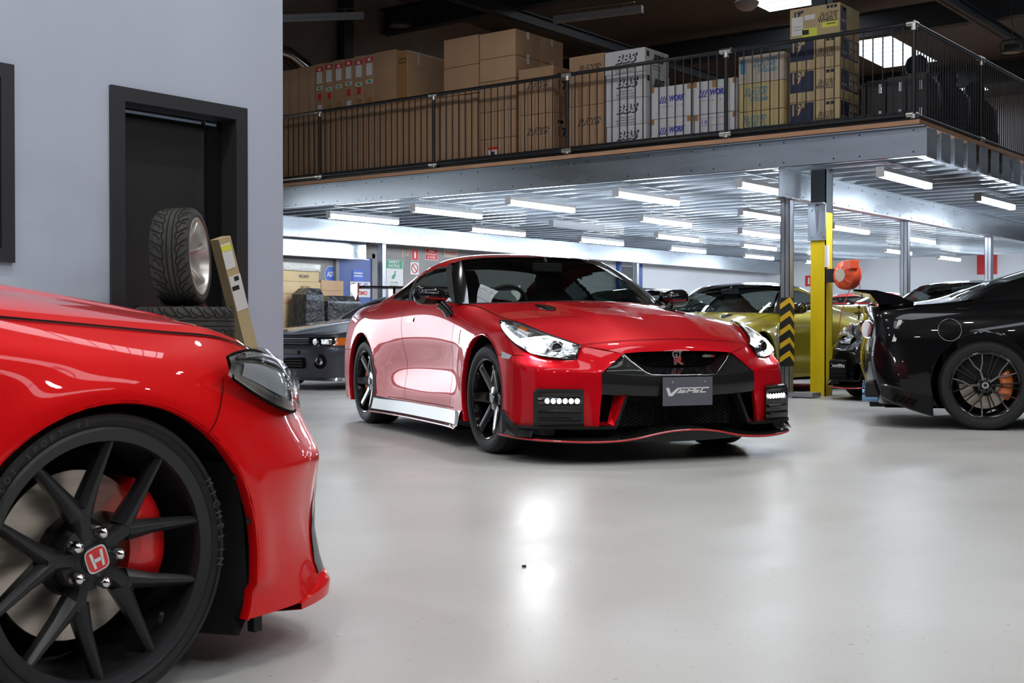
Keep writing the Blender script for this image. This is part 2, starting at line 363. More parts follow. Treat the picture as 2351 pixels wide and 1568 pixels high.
# end cleats
cl0 = None
for y in joists[:14]:
    if cl0 is None:
        cl0 = MB().box(XR - .03, XR - .024, -.32, -.004, ZB + .02, ZT - .02).box(XR - .10, XR - .03, -.012, -.004, ZB + .02, ZT - .02).box(XR - .12, XR - .02, -.34, -.02, ZB + .0, ZB + .012).build('end_cleat', 'galv_plate')
        o = cl0
    else: o = cl0.copy(); COL.objects.link(o)
    o.location = (0, y, 0); tag(o, 'folded steel end plate closing the gap between joists at the mezzanine side edge', 'bracket', 'end plates between the joists')
# main beams along Y
def mainbeam(x, y0, y1, label, z0=2.31):
    r = empty('support_beam', (x, y0, z0), label=label, cat='beam'); h = ZB - z0; L = y1 - y0
    MB().box(-.006, .006, 0, L, 0, h).box(-.075, .075, 0, L, 0, .008).box(-.075, .075, 0, L, h - .008, h).build('web_and_flanges', 'galv', r)
    b = MB(); n = int(L / .45)
    for k in range(n):
        for z in (.05, h - .05):
            b.disc((.006, .2 + k * .45, z), .010, (1, 0, 0), .009, 6)
    b.build('bolt_head', 'zinc', r)['kind'] = 'stuff'
    return r
mainbeam(-6.42, 13.38, 32.8, 'galvanised beam running back from the hazard-striped column over the yellow post')
mainbeam(-15.6, 12.0, 32.8, 'bright galvanised beam along the left side wall, nearest the safety signs')
mainbeam(-15.95, 12.0, 16.4, 'short lower galvanised beam above the blue door', z0=2.02)
def column(x, y, label, w=.11, zt=2.31):
    r = empty('steel_column', (x, y, 0), label=label, cat='column', group=None)
    h = w / 2; MB().box(-h, h, -h, -h + .008, .012, zt - .012).box(-h, h, h - .008, h, .012, zt - .012).box(-.004, .004, -h, h, .012, zt - .012).box(h - .006, h, -h, h, .012, zt - .012).box(-h, -h + .006, -h, h, .012, zt - .012).build('shaft', 'galv_post', r)
    MB().box(-.13, .13, -.13, .13, 0, .012).build('base_plate', 'galv_post', r)
    MB().box(-.11, .11, -.11, .11, zt - .012, zt).build('cap_plate', 'galv_post', r); return r
c1 = column(-6.42, 13.6, 'galvanised column in front of the yellow post, wrapped low down by a black and yellow hazard guard', .115)
# hazard guard: rubber angle with yellow chevrons
g = MB().box(-.066, .066, -.066, .066, 0, .80).build('hazard_guard', 'rubber_guard', c1, bevel=.01, loc=(0, 0, .36)); g['label'] = 'black rubber guard with yellow chevrons'
for k in range(5):
    z = .06 + k * .155
    m = MB(); t = .065
    m.add([(-.056, -.0672, z - .02), (.0672, -.0672, z + .06), (.0672, -.0672, z + .06 + t), (-.056, -.0672, z - .02 + t)], [(0, 1, 2, 3)])
    m.add([(.0672, -.0672, z + .06), (.0672, .056, z - .02), (.0672, .056, z - .02 + t), (.0672, -.0672, z + .06 + t)], [(0, 1, 2, 3)])
    m.build('chevron', 'haz_yellow', g)
MB().box(-.07, .26, -.09, .14, .012, .06).build('wheel_stop_block', 'galv_post', None, loc=(-6.30, 13.56, 0))
tag(bpy.data.objects['wheel_stop_block'], 'dark steel plate on the floor at the foot of the hazard-striped column', 'base plate')
column(-6.42, 17.4, 'galvanised column standing behind the black car spoiler'); column(-6.42, 21.2, 'galvanised column near the right edge, beside the far red fire sign')
column(-15.6, 16.45, 'galvanised column between the blue door and the green safety notice')
column(-6.42, 25.0, 'galvanised column behind the far right columns'); column(-15.6, 25, 'galvanised column on the far left row')
# yellow roof post
yp = empty('roof_post', (-6.22, 14.12, 0), label='thick bright yellow painted steel post behind the hazard column, continuing dark above', cat='post')
def hsec(z0, z1, w=.19, d=.2): return MB().box(-w / 2, w / 2 - .045, -d / 2 - .001, -d / 2 + .02, z0, z1).box(-w / 2, w / 2, -d / 2, -d / 2 + .012, z0, z1).box(-w / 2, w / 2, d / 2 - .012, d / 2, z0, z1).box(-.006, .006, -d / 2, d / 2, z0, z1).box(w / 2 - .012, w / 2, -d / 2, d / 2, z0, z1)
hsec(0, 2.17).build('yellow_shaft', 'yellow_post', yp); hsec(2.171, 6.25).build('dark_shaft', 'beam_dark', yp)
b = MB().box(-.12, .10, -.125, -.105, 1.84, 2.28).box(-.12, .10, -.19, -.105, 2.265, 2.28)
b.prism([(-.185, 2.265), (-.125, 2.265), (-.125, 1.92)], 0, -.01, 0)
b.build('bracket', 'galv', yp)
bh = MB()
for x in (-.08, .07):
    for z in (1.89, 2.2): bh.disc((x, -.125, z), .014, (0, -1, 0), .012, 6)
bh.build('bolt_head', 'zinc', yp)['kind'] = 'stuff'
MB().box(.086, .12, -.11, -.05, 1.52, 1.78).build('notice_card', 'label_white', yp)
# cable reel
rl = empty('cable_reel', (-6.03, 14.05, 1.42), label='round orange retractable cable reel hung on the yellow post', cat='cable reel')
T = Matrix.Rotation(R(-22), 4, 'Z')
m = MB(); m.lathe([(0, -.115), (.06, -.115), (.12, -.10), (.165, -.06), (.172, 0), (.165, .06), (.12, .10), (0, .11)], 36, T=Matrix.Translation((.16, 0, 0)) @ T)
m.build('drum_shell', 'orange', rl, smooth=35)
MB().prism([(.19, .13), (.21, .168), (.335, .172), (.33, .07), (.27, .06)], 1, -.06, .06, T=T).build('cable_guide', 'orange', rl, bevel=.008)
MB().lathe([(0, -.118), (.075, -.118), (.075, -.112)], 30, T=Matrix.Translation((.16, 0, 0)) @ T).build('round_label', 'card5', rl)
rb = MB()
for k in range(10):
    a = k * math.pi / 5; c, s = math.cos(a), math.sin(a)
    rb.tube([T @ Vector((.09 * c, -.113, .09 * s)) + Vector((.16, 0, 0)), T @ Vector((.15 * c, -.08, .15 * s)) + Vector((.16, 0, 0))], .006, 6)
rb.build('shell_rib', 'orange', rl)['kind'] = 'stuff'
MB().box(-.1, .02, -.03, .03, -.08, .08).build('wall_bracket', 'dark', rl)
pt = [(.20, -.03, -.15)]
for k in range(14):
    t = k / 13; pt.append((.20 - .12 * t - .05 * math.sin(t * 3.1), -.03, -.17 - .64 * t + (.03 if k > 11 else 0)))
MB().tube(pt + [(.02, -.03, -.78)], .005, 6).build('looped_cable', 'cable', rl, smooth=60)
MB().tube([(.33, -.06, .08), (.335, -.06, -.2), (.325, -.06, -.42)], .005, 6).build('hanging_cable', 'cable', rl, smooth=60)
MB().tube([(.325, -.06, -.36), (.325, -.06, -.39)], .018, 10).tube([(.325, -.06, -.42), (.325, -.06, -.52)], .012, 8).build('cable_plug', 'dark', rl)
# fluorescent battens
def batten(x, y, on=True):
    r = empty('fluorescent_batten', (x, y, 2.48)); L = 1.5
    MB().box(-.045, .045, 0, L, .035, .085).box(-.047, .047, -.012, 0, -.03, .085).box(-.047, .047, L, L + .012, -.03, .085).build('lamp_housing', 'lamp_body', r)
    MB().prism([(-.04, .035), (-.043, 0), (-.025, -.028), (.025, -.028), (.043, 0), (.04, .035)], 1, .001, L - .001).build('lit_diffuser' if on else 'unlit_diffuser', 'tube' if on else 'tube_off', r)
    MB().box(-.012, .012, .12, L - .12, .152, .1612).build('mounting_rail', 'zinc', r)
    for y_ in (.3, L - .3): MB().tube([(0, y_, .085), (0, y_, .153)], .004, 6).build('hanger', 'zinc', r)
    return r
LON = LOFF = None
for j, y in enumerate((13.34, 16.7, 20.0, 23.4, 26.8, 30.2)):
    for i in range(7 if j < 6 else 6):
        x = -13.75 + i * 1.71 if j % 2 == 0 else -13.75 + i * 1.71
        if i == 1 and j in (1, 3): pass
        off = (j == 1 and i == 1) or (j == 1 and i == 4 and False)
        skip = (j == 1 and i == 4) or (j == 3 and i % 3 == 2) or (j >= 4 and i % 2)
        if i == 5: continue_ = False
        if skip or x > -4.9: continue
        if off:
            o = batten(x, y, False); tag(o, 'unlit fluorescent batten among the lit ones, second from the left beam', 'light')
        elif LON is None:
            LON = batten(x, y); o = LON
        else:
            o = copy_tree(LON); o.location = (x, y, 2.48)
        if not off: tag(o, 'lit white fluorescent batten hung under the mezzanine joists', 'light', 'fluorescent battens under the mezzanine')
# ---------------- railing ----------------
def fitting_tee(parent, name, p, dirs, r=.034):
    m = MB(); p = Vector(p)
    for d in dirs: m.tube([p - Vector(d) * .001, p + Vector(d) * .075], r, 14)
    return m.build(name, 'zinc', parent, smooth=40)
ZR = 4.06; ZL = 3.09
def post(x, y, label, dirs, top=True):
    r = empty('railing_post', (x, y, ZD), label=label, cat='railing post')
    MB().tube([(0, 0, .0), (0, 0, ZR - ZD - .03)], .024, 14).build('post_tube', 'black_tube', r, smooth=40)
    fitting_tee(r, 'top_fitting', (0, 0, ZR - ZD), dirs + [(0, 0, -1)]); fitting_tee(r, 'lower_fitting', (0, 0, ZL - ZD), dirs + [(0, 0, -.6)])
    return r
px = [-13.9 , -11.62, -9.34, -7.06, -4.82]
names = ['leftmost', 'second from left', 'middle', 'fourth from left']
for i, x in enumerate(px[:4]): post(x, YF, '%s black railing post with silver tee fittings on the mezzanine front' % names[i], [(1, 0, 0), (-1, 0, 0)])
post(px[4], YF, 'corner railing post with silver elbow fitting where the mezzanine turns', [(-1, 0, 0), (0, 1, 0)])
post(px[4], YF + 2.28, 'black railing post on the side edge of the mezzanine, first behind the corner', [(0, 1, 0), (0, -1, 0)])
post(px[4], YF + 4.56, 'black railing post far along the mezzanine side edge', [(0, 1, 0), (0, -1, 0)])
def panel(p0, axis, L, label, n=19, toe=True, bare=False):
    r = empty('safety_railing', p0, label=label, cat='railing'); g = .075; d = Vector((1, 0, 0)) if axis == 0 else Vector((0, 1, 0))
    z0 = ZL - ZD; z1 = ZR - ZD; mt = 'zinc_tube' if bare else 'black_tube'
    MB().tube([d * g + Vector((0, 0, z1)), d * (L - g) + Vector((0, 0, z1))], .024, 14).build('top_rail', mt, r, smooth=40)
    MB().tube([d * g + Vector((0, 0, z0)), d * (L - g) + Vector((0, 0, z0))], .022, 14).build('bottom_rail', mt, r, smooth=40)
    b0 = None
    for k in range(n):
        t = .12 + (L - .24) * k / (n - 1)
        if b0 is None: b0 = MB().tube([(0, 0, z0), (0, 0, z1)], .0075, 8).build('baluster', 'black_tube', r); b = b0
        else: b = b0.copy(); COL.objects.link(b)
        b.location = d * t
    if axis == 0: MB().box(.03, L - .03, .03, .036, 0, .11).build('toe_board', 'black_tube', r)
    return r
for i, x in enumerate([-16.18] + px[:4]):
    panel((x, YF, ZD), 0, px[i] - x, ['cut-off black railing panel at the left beside the office wall', 'black railing panel in front of the labelled cartons', 'black railing panel in front of the tall brown cartons', 'black railing panel in front of the white printed cartons', 'black railing panel in front of the navy printed cartons, ending at the corner post'][i], bare=(i == 0))
for k in range(3): panel((px[4], YF + 2.28 * k, ZD), 1, 2.28, ['black side railing panel next to the corner post', 'second black side railing panel, in front of the dark seats', 'farthest black side railing panel'][k], 24)
# high bay lamps
def highbay(x, y, z, on, chain=.7, n=24):
    r = empty('highbay_lamp', (x, y, z))
    MB().lathe([(0, 0), (.17, 0), (.17, -.0)], n, T=Matrix.Rotation(R(90), 4, 'X')).build('lit_lens' if on else 'unlit_lens', 'highbay' if on else 'highbay_off', r)
    MB().lathe([(.172, -.012), (.19, -.01), (.19, .03), (.15, .055), (0, .06)], n, T=Matrix.Rotation(R(90), 4, 'X')).build('rim_body', 'blackmat', r, smooth=30)
    f = MB()
    for k in range(8): f.box(-.10, .10, -.10 + k * .026, -.094 + k * .026, .06, .13)
    f.build('heat_sink', 'blackmat', r)['kind'] = 'stuff'
    MB().tube([(-.19, 0, .02), (-.19, 0, .17), (-.15, 0, .22), (.15, 0, .22), (.19, 0, .17), (.19, 0, .02)], .012, 8).build('yoke', 'blackmat', r)
    MB().tube([(0, 0, .22), (0.02, 0, .22 + chain * .3), (-.02, 0, .22 + chain * .6), (0, 0, .22 + chain)], .008, 6).build('chain', 'blackmat', r)
    return r
for q in (highbay(-13.82, 15.0, 5.66, False), ): tag(q, 'black round high-bay lamp hanging above the labelled cartons at upper left', 'light')
tag(highbay(-6.3, 22, 5.44, False), 'black round high-bay lamp hanging at the far right above the dark seats', 'light')
hp = highbay(-5.5, 4.5, 6.1, True); tag(hp, 'lit round high-bay lamp over the open floor', 'light', 'lit high-bay lamps')
for (x, y) in ((-5.5, 9.4), (-1., 4.5), (-1., 9.4), (3.5, 4.5), (-5.5, -.5), (-1, -.5), (3.5, -.5), (3.5, 9.4), (-10.5, 9.5), (-1, -5), (-5.5, -5)):
    o = copy_tree(hp); o.location = (x, y, 6.1)
# roof battens, dome lamp
o = copy_tree(bpy.data.objects['fluorescent_batten']) if False else batten(-11.6, 18.6, False)
o.location = (-11.9, 16.6, 5.75); o.rotation_euler = (0, 0, R(-80)); tag(o, 'unlit fluorescent batten under the dark roof at top centre', 'light')
o = batten(-14, 14, False); o.location = (-15.9, 14.2, 5.9); o.rotation_euler = (0, 0, R(-60)); tag(o, 'unlit fluorescent batten cut off by the office wall at upper left', 'light')
dm = MB().lathe([(0, 0), (.10, .02), (.17, .07), (.20, .14), (.19, .15)], 24, T=Matrix.Rotation(R(90), 4, 'X')).build('dome_lamp', 'lamp_body', smooth=60, loc=(-9.5, 18.6, 5.95))
tag(dm, 'small pale round dome lamp under the dark roof beams', 'light')
# ---------------- car building kit ----------------
def _basis(n, ts, deg=3):
    k = min(deg, n - 1); kn = np.concatenate([np.zeros(k), np.linspace(0, 1, n - k + 1), np.ones(k)])
    B = np.zeros((len(ts), n))
    for a, t in enumerate(ts):
        t = min(max(t, 0), 1 - 1e-9); N = np.array([1.0 if kn[i] <= t < kn[i + 1] else 0.0 for i in range(n + k)])
        for d in range(1, k + 1):
            N = np.array([((t - kn[i]) / (kn[i + d] - kn[i]) * N[i] if kn[i + d] > kn[i] else 0) + ((kn[i + d + 1] - t) / (kn[i + d + 1] - kn[i + 1]) * N[i + 1] if kn[i + d + 1] > kn[i + 1] else 0) for i in range(n + k - d)])
        B[a] = N[:n]
    return B
def bsp(ctrl, nu, nv):
    c = np.array(ctrl, float); return np.einsum('ai,bj,ijk->abk', _basis(c.shape[0], np.linspace(0, 1, nu)), _basis(c.shape[1], np.linspace(0, 1, nv)), c)
def crv(pts, n):
    c = np.array(pts, float); return _basis(len(c), np.linspace(0, 1, n)) @ c
def interp_rows(rows, nu, nv):  # rows: list of control polylines (each own count) -> surface through them
    g = np.array([crv(r, nv) for r in rows]); return _basis(len(rows), np.linspace(0, 1, nu)) @ g.reshape(len(rows), -1) if False else np.einsum('ai,ibk->abk', _basis(len(rows), np.linspace(0, 1, nu)), g)
def normals(G):
    du = np.gradient(G, axis=0); dv = np.gradient(G, axis=1); n = np.cross(du, dv); L = np.linalg.norm(n, axis=2, keepdims=True); return n / np.maximum(L, 1e-9)
def sub(G, mask):  # MB from masked cells
    m = MB(); a, b = G.shape[:2]; idx = {}
    for i in range(a - 1):
        for j in range(b - 1):
            if not mask(i, j): continue
            q = []
            for (p, r) in ((i, j), (i + 1, j), (i + 1, j + 1), (i, j + 1)):
                if (p, r) not in idx: idx[(p, r)] = len(m.v); m.v.append(tuple(G[p, r]))
                q.append(idx[(p, r)])
            m.f.append(tuple(q))
    return m
def mir(m): return m.mirror()
def ribbon(m, pts, nrm, w=.0022, off=.0012):
    P_ = [np.array(p) + np.array(n) * off for p, n in zip(pts, nrm)]
    L = []
    for i in range(len(P_)):
        d = P_[min(i + 1, len(P_) - 1)] - P_[max(i - 1, 0)]; s = np.cross(d, nrm[i]); s = s / max(np.linalg.norm(s), 1e-9) * w
        L.append([tuple(P_[i] - s), tuple(P_[i] + s)])
    m.grid(L); return m
def loft(m, pts, hw, dep, top=.6, cap=True):
    """spoke: pts centreline [(x,y,z)] in wheel frame, front = +y; hw half widths; dep depths"""
    pts = [Vector(p) for p in pts]; k = len(pts); vs = []
    for i, p in enumerate(pts):
        d = (pts[min(i + 1, k - 1)] - pts[max(i - 1, 0)]).normalized(); s = d.cross(Vector((0, 1, 0))).normalized(); h = hw[i]; e = dep[i]
        vs += [p - s * h * top, p + s * h * top, p + s * h - Vector((0, e * .35, 0)), p + s * h * .85 - Vector((0, e, 0)), p - s * h * .85 - Vector((0, e, 0)), p - s * h - Vector((0, e * .35, 0))]
    fs = [(i * 6 + j, i * 6 + (j + 1) % 6, i * 6 + 6 + (j + 1) % 6, i * 6 + 6 + j) for i in range(k - 1) for j in range(6)]
    if cap: fs += [tuple(range(6))[::-1], tuple(range((k - 1) * 6, k * 6))]
    return m.add(vs, fs)
def pol(a, r, y): return (r * math.cos(a), y, r * math.sin(a))
def wheel(parent, loc, style, side, Rt=.355, Rr=.262, W=.27, mats=('wheel_black', 'rubber', 'cal_orange'), spin=0, steer=0, name='wheel', n_lathe=72, nuts=True, disc=.19, lipw=0):
    """outer face +y in wheel frame; side=-1 puts it on the right of the car"""
    wh = bpy.data.objects.new(name, None); COL.objects.link(wh); wh.empty_display_size = .1; wh.parent = parent; wh.location = loc
    wh.rotation_euler = (0, 0, (math.pi if side < 0 else 0) + steer); h = W / 2
    mw, mt, mc = mats
    prof = [(Rr - .006, h - .018), (Rr + .004, h - .008), (Rr + .02, h - .002), (Rr + (Rt - Rr) * .45, h + .004), (Rr + (Rt - Rr) * .75, h - .002), (Rt - .012, h - .018), (Rt - .003, h - .032)]
    for q in (.55, .2): prof += [(Rt, h * q + .006), (Rt - .007, h * q + .005), (Rt - .007, h * q - .005), (Rt, h * q - .006)]
    prof += [(r, -y) for r, y in prof[::-1]]
    MB().lathe(prof, n_lathe).build('tyre', mt, wh, smooth=35)
    rp = [(Rr - .002, h - .010), (Rr + .004, h - .006), (Rr - .002, h - .002), (Rr - .010, h - .006), (Rr - .014 - lipw, h - .010 - lipw * .1), (Rr - .017 - lipw, h - .028), (Rr - .022, h - .05), (Rr - .03, h - .10), (Rr - .034, 0), (Rr - .028, -h + .03), (Rr - .002, -h + .01)]
    MB().lathe(rp, n_lathe).build('rim', mw, wh, smooth=35)
    # brake
    MB().lathe([(.07, -.0), (disc, 0), (disc, -.028), (.07, -.028)], 56, T=Matrix.Translation((0, h - .125, 0))).build('brake_disc', 'disc', wh, smooth=30)
    MB().lathe([(0, .02), (.085, .02), (.09, .0), (.09, -.03)], 32, T=Matrix.Translation((0, h - .125, 0))).build('disc_bell', 'dark', wh, smooth=30)
    MB().lathe([(.05, -.06), (Rr - .05, -.06), (Rr - .05, -.065)], 32, T=Matrix.Translation((0, h - .125, 0))).build('backing_plate', 'void', wh)
    if mc:
        m = MB(); ca = CAL.get('a', 0); a0 = ca - .62; a1 = ca + .62; n = 10; pr_ = []
        for i in range(n + 1):
            a = a0 + (a1 - a0) * i / n; e = 1 - .25 * abs(i / n * 2 - 1) ** 4
            yb = h - .125
            pr_.append([pol(a, disc * .62, yb + .045), pol(a, disc * .72, yb + .062 * e), pol(a, disc * .98, yb + .062 * e), pol(a, disc * 1.12, yb + .045 * e), pol(a, disc * 1.13, yb - .06), pol(a, disc * .62, yb - .06)])
        vs = [p for r in pr_ for p in r]; fs = [(i * 6 + j, i * 6 + (j + 1) % 6, i * 6 + 6 + (j + 1) % 6, i * 6 + 6 + j) for i in range(n) for j in range(6)] + [tuple(range(6)), tuple(range(n * 6, n * 6 + 6))]
        m.add(vs, fs).build('caliper', mc, wh, smooth=40)
    N, spoke = style(wh, Rr, h, mats)
    first = None
    for k in range(N):
        if first is None: o = first = spoke
        else: o = first.copy(); COL.objects.link(o)
        o.rotation_euler = (0, spin + 2 * math.pi * k / N, 0)
    if nuts:
        o1 = None; nk = 1.15 if nuts == 2 else 1
        for k in range(5):
            a = spin + 2 * math.pi * (k + .5) / 5
            if o1 is None: o = o1 = MB().lathe([(0, .026 * nk), (.0075 * nk, .0235 * nk), (.0115 * nk, .017 * nk), (.012 * nk, 0)], 18).build('lug_nut', 'chrome' if nuts == 2 else 'dark', wh, smooth=60)
            else: o = o1.copy(); COL.objects.link(o)
            o.location = pol(a, .057, h - .052)
    return wh
CAL = {'a': 0}
def st_six(wh, Rr, h, mats):  # six plain spokes with a wide hub (red car)
    MB().lathe([(0, h - .045), (.03, h - .045), (.034, h - .052), (.075, h - .058), (.085, h - .07), (.085, h - .12)], 36).build('hub', mats[0], wh, smooth=30)
    m = MB(); pts = [(0.06, h - .062, 0), (.12, h - .045, 0), (Rr - .035, h - .012, 0), (Rr - .012, h - .02, 0)]
    loft(m, pts, [.044, .036, .029, .040], [.05, .045, .035, .03], .86)
    return 6, m.build('spoke', mats[0], wh, smooth=30, bevel=.002)
def st_y(wh, Rr, h, mats, spread=.36, w=.011, hub=.05, w0=.026):  # five forked spokes
    MB().lathe([(0, h - .040), (hub * .62, h - .040), (hub * .68, h - .046), (hub, h - .052), (hub + .02, h - .062), (hub + .024, h - .12)], 40).build('hub', mats[0], wh, smooth=30)
    m = MB(); loft(m, [(.035, h - .050, 0), (.075, h - .046, 0), (.115, h - .040, 0)], [w0 * 1.05, w0 * .78, w0 * 1.0], [.05, .05, .045], .55)
    for s in (-1, 1):
        a = s * spread; loft(m, [pol(s * .07, .10, h - .041), pol(a * .62, .155, h - .032), pol(a * .95, Rr - .035, h - .014), pol(a, Rr - .012, h - .014)], [w * 1.75, w * 1.25, w * .8, w * .55], [.045, .04, .035, .03], .30)
    return 5, m.build('spoke', mats[0], wh, smooth=30, bevel=.0015)
def st_ten(wh, Rr, h, mats):  # five Y spokes, machined faces, thin dark ribs between
    MB().lathe([(0, h - .040), (.033, h - .040), (.036, h - .048), (.06, h - .056), (.07, h - .12)], 36).build('hub', 'wheel_black', wh, smooth=30)
    m = MB(); loft(m, [(.03, h - .052, 0), (.13, h - .040, 0)], [.016, .010], [.04, .04], .6)
    for s in (-1, 1):
        loft(m, [pol(s * .03, .125, h - .040), pol(s * .17, .17, h - .034), pol(s * .21, Rr - .012, h - .014)], [.009, .0075, .007], [.035, .03, .03], .6)
    o = m.build('spoke', 'wheel_machined', wh, smooth=30)
    r0 = None
    for k in range(10):
        a = 2 * math.pi * k / 10 + math.pi / 10 * (1 if k % 2 else 1) ; a = 2 * math.pi * (k // 2) / 5 + (math.pi / 5 + (.09 if k % 2 else -.09))
        if r0 is None: q = r0 = loft(MB(), [(.05, h - .058, 0), (Rr - .015, h - .028, 0)], [.006, .005], [.03, .025], .6).build('thin_spoke', 'wheel_black', wh, smooth=30)
        else: q = r0.copy(); COL.objects.link(q)
        q.rotation_euler = (0, a + SPIN[0], 0)
    return 5, o
SPIN = [0]

# control net of the body half (y >= 0 is the outer side); columns nose -> tail, rows sill -> shoulder edge
BODY = [
 [(2.275,.556,.23),(2.27,.55,.32),(2.268,.535,.417),(2.27,.52,.50),(2.262,.525,.545),(2.255,.53,.56),(2.19,.575,.62),(2.14,.60,.665),(2.10,.60,.705)],
 [(2.225,.625,.23),(2.23,.625,.33),(2.235,.622,.42),(2.24,.615,.49),(2.235,.62,.55),(2.225,.625,.56),(2.15,.645,.617),(2.10,.65,.675),(2.04,.64,.722)],
 [(2.16,.77,.225),(2.17,.77,.33),(2.17,.77,.43),(2.165,.765,.50),(2.145,.785,.565),(2.12,.785,.585),(2.06,.76,.635),(2.0,.73,.71),(1.95,.68,.745)],
 [(2.06,.90,.22),(2.075,.905,.33),(2.08,.905,.44),(2.06,.905,.51),(2.03,.915,.583),(2.00,.90,.603),(1.95,.88,.665),(1.88,.825,.755),(1.80,.74,.795)],
 [(1.90,.965,.2),(1.90,.965,.33),(1.905,.965,.44),(1.90,.965,.52),(1.88,.965,.60),(1.86,.955,.62),(1.80,.935,.71),(1.73,.885,.81),(1.66,.775,.838)],
 [(1.74,.955,.19),(1.72,.962,.33),(1.71,.964,.44),(1.69,.96,.54),(1.665,.955,.63),(1.655,.95,.655),(1.62,.945,.755),(1.56,.90,.845),(1.50,.79,.862)],
 [(1.37,.95,.19),(1.37,.96,.33),(1.37,.968,.45),(1.37,.97,.56),(1.37,.968,.66),(1.37,.966,.69),(1.37,.955,.775),(1.35,.90,.855),(1.33,.79,.880)],
 [(1.05,.94,.19),(1.05,.95,.33),(1.05,.955,.45),(1.05,.952,.56),(1.05,.945,.66),(1.05,.942,.69),(1.05,.925,.78),(1.05,.87,.875),(1.05,.77,.918)],
 [(.80,.925,.19),(.80,.91,.33),(.80,.90,.45),(.80,.898,.57),(.80,.90,.67),(.80,.902,.70),(.80,.90,.79),(.80,.86,.90),(.80,.735,.960)],
 [(.62,.895,.20),(.62,.918,.345),(.62,.882,.45),(.62,.882,.57),(.62,.888,.67),(.62,.892,.70),(.62,.89,.79),(.61,.868,.91),(.60,.81,.985)],
 [(.3,.895,.20),(.3,.918,.345),(.3,.868,.45),(.3,.872,.57),(.3,.884,.67),(.3,.888,.70),(.3,.892,.79),(.3,.872,.915),(.3,.83,.995)],
 [(-.05,.895,.20),(-.05,.918,.345),(-.05,.866,.45),(-.05,.872,.57),(-.05,.886,.67),(-.05,.89,.70),(-.05,.894,.79),(-.05,.874,.93),(-.05,.83,1.005)],
 [(-.37,.895,.20),(-.37,.918,.345),(-.37,.875,.45),(-.37,.885,.57),(-.37,.898,.67),(-.37,.902,.70),(-.37,.905,.80),(-.37,.88,.94),(-.37,.825,1.018)],
 [(-.7,.92,.19),(-.7,.91,.33),(-.7,.91,.45),(-.7,.915,.57),(-.7,.922,.67),(-.7,.924,.70),(-.7,.922,.82),(-.7,.888,.95),(-.7,.81,1.03)],
 [(-1.03,.945,.19),(-1.03,.95,.33),(-1.03,.955,.45),(-1.03,.96,.57),(-1.03,.957,.69),(-1.03,.955,.72),(-1.03,.94,.84),(-1.03,.89,.96),(-1.03,.785,1.04)],
 [(-1.39,.95,.19),(-1.39,.96,.33),(-1.39,.968,.45),(-1.39,.97,.57),(-1.39,.965,.70),(-1.39,.963,.73),(-1.39,.94,.86),(-1.39,.88,.965),(-1.39,.765,1.03)],
 [(-1.70,.945,.19),(-1.70,.955,.33),(-1.70,.958,.45),(-1.70,.958,.57),(-1.70,.95,.71),(-1.70,.945,.74),(-1.70,.92,.87),(-1.70,.86,.955),(-1.70,.765,1.012)],
 [(-1.93,.93,.19),(-1.94,.935,.33),(-1.95,.935,.45),(-1.96,.93,.57),(-1.96,.92,.71),(-1.96,.915,.74),(-1.96,.89,.86),(-1.97,.84,.945),(-1.97,.76,.995)],
 [(-2.10,.90,.19),(-2.13,.91,.33),(-2.16,.905,.45),(-2.19,.895,.57),(-2.19,.885,.71),(-2.19,.88,.74),(-2.18,.86,.86),(-2.17,.82,.94),(-2.16,.74,.985)],
 [(-2.18,.82,.19),(-2.23,.83,.33),(-2.27,.82,.45),(-2.29,.80,.57),(-2.27,.80,.71),(-2.265,.80,.74),(-2.255,.78,.86),(-2.26,.75,.93),(-2.25,.68,.98)],
 [(-2.24,.55,.20),(-2.29,.55,.33),(-2.33,.55,.45),(-2.34,.55,.57),(-2.31,.55,.71),(-2.305,.55,.74),(-2.295,.54,.86),(-2.31,.53,.93),(-2.31,.45,.985)],
 [(-2.26,0,.20),(-2.31,0,.33),(-2.35,0,.45),(-2.36,0,.57),(-2.33,0,.71),(-2.325,0,.74),(-2.31,0,.86),(-2.33,0,.93),(-2.33,0,.99)],
]
UPPER = [
 [(.20,0,1.352),(.18,.3,1.349),(.14,.50,1.340),(.08,.615,1.322),(.05,.650,1.300)],
 [(-.2,0,1.412),(-.2,.3,1.404),(-.2,.50,1.382),(-.2,.61,1.350),(-.2,.655,1.318)],
 [(-.6,0,1.395),(-.6,.3,1.386),(-.6,.48,1.36),(-.6,.60,1.318),(-.58,.65,1.280)],
 [(-.95,0,1.318),(-.95,.3,1.308),(-.95,.46,1.288),(-.95,.59,1.245),(-.93,.655,1.205)],
 [(-1.25,0,1.23),(-1.25,.3,1.22),(-1.25,.46,1.20),(-1.22,.61,1.15),(-1.2,.69,1.115)],
 [(-1.55,0,1.12),(-1.55,.3,1.11),(-1.53,.48,1.09),(-1.50,.64,1.06),(-1.48,.745,1.035)],
 [(-1.75,0,1.045),(-1.75,.3,1.04),(-1.73,.5,1.03),(-1.70,.66,1.02),(-1.68,.762,1.012)],
 [(-2.05,0,1.02),(-2.05,.3,1.015),(-2.05,.5,1.005),(-2.02,.65,.995),(-1.99,.757,.993)],
 [(-2.31,0,.99),(-2.31,.3,.988),(-2.29,.48,.985),(-2.26,.60,.983),(-2.2,.72,.983)],
]
def shell(paint, pillar='gloss_trim', scale=1, nu=190, nv=64):
    """returns dict of grids in car frame (left half, y>0)"""
    g = {'body': bsp(BODY, nu, nv), 'upper': bsp(UPPER, 70, 28)}; return g
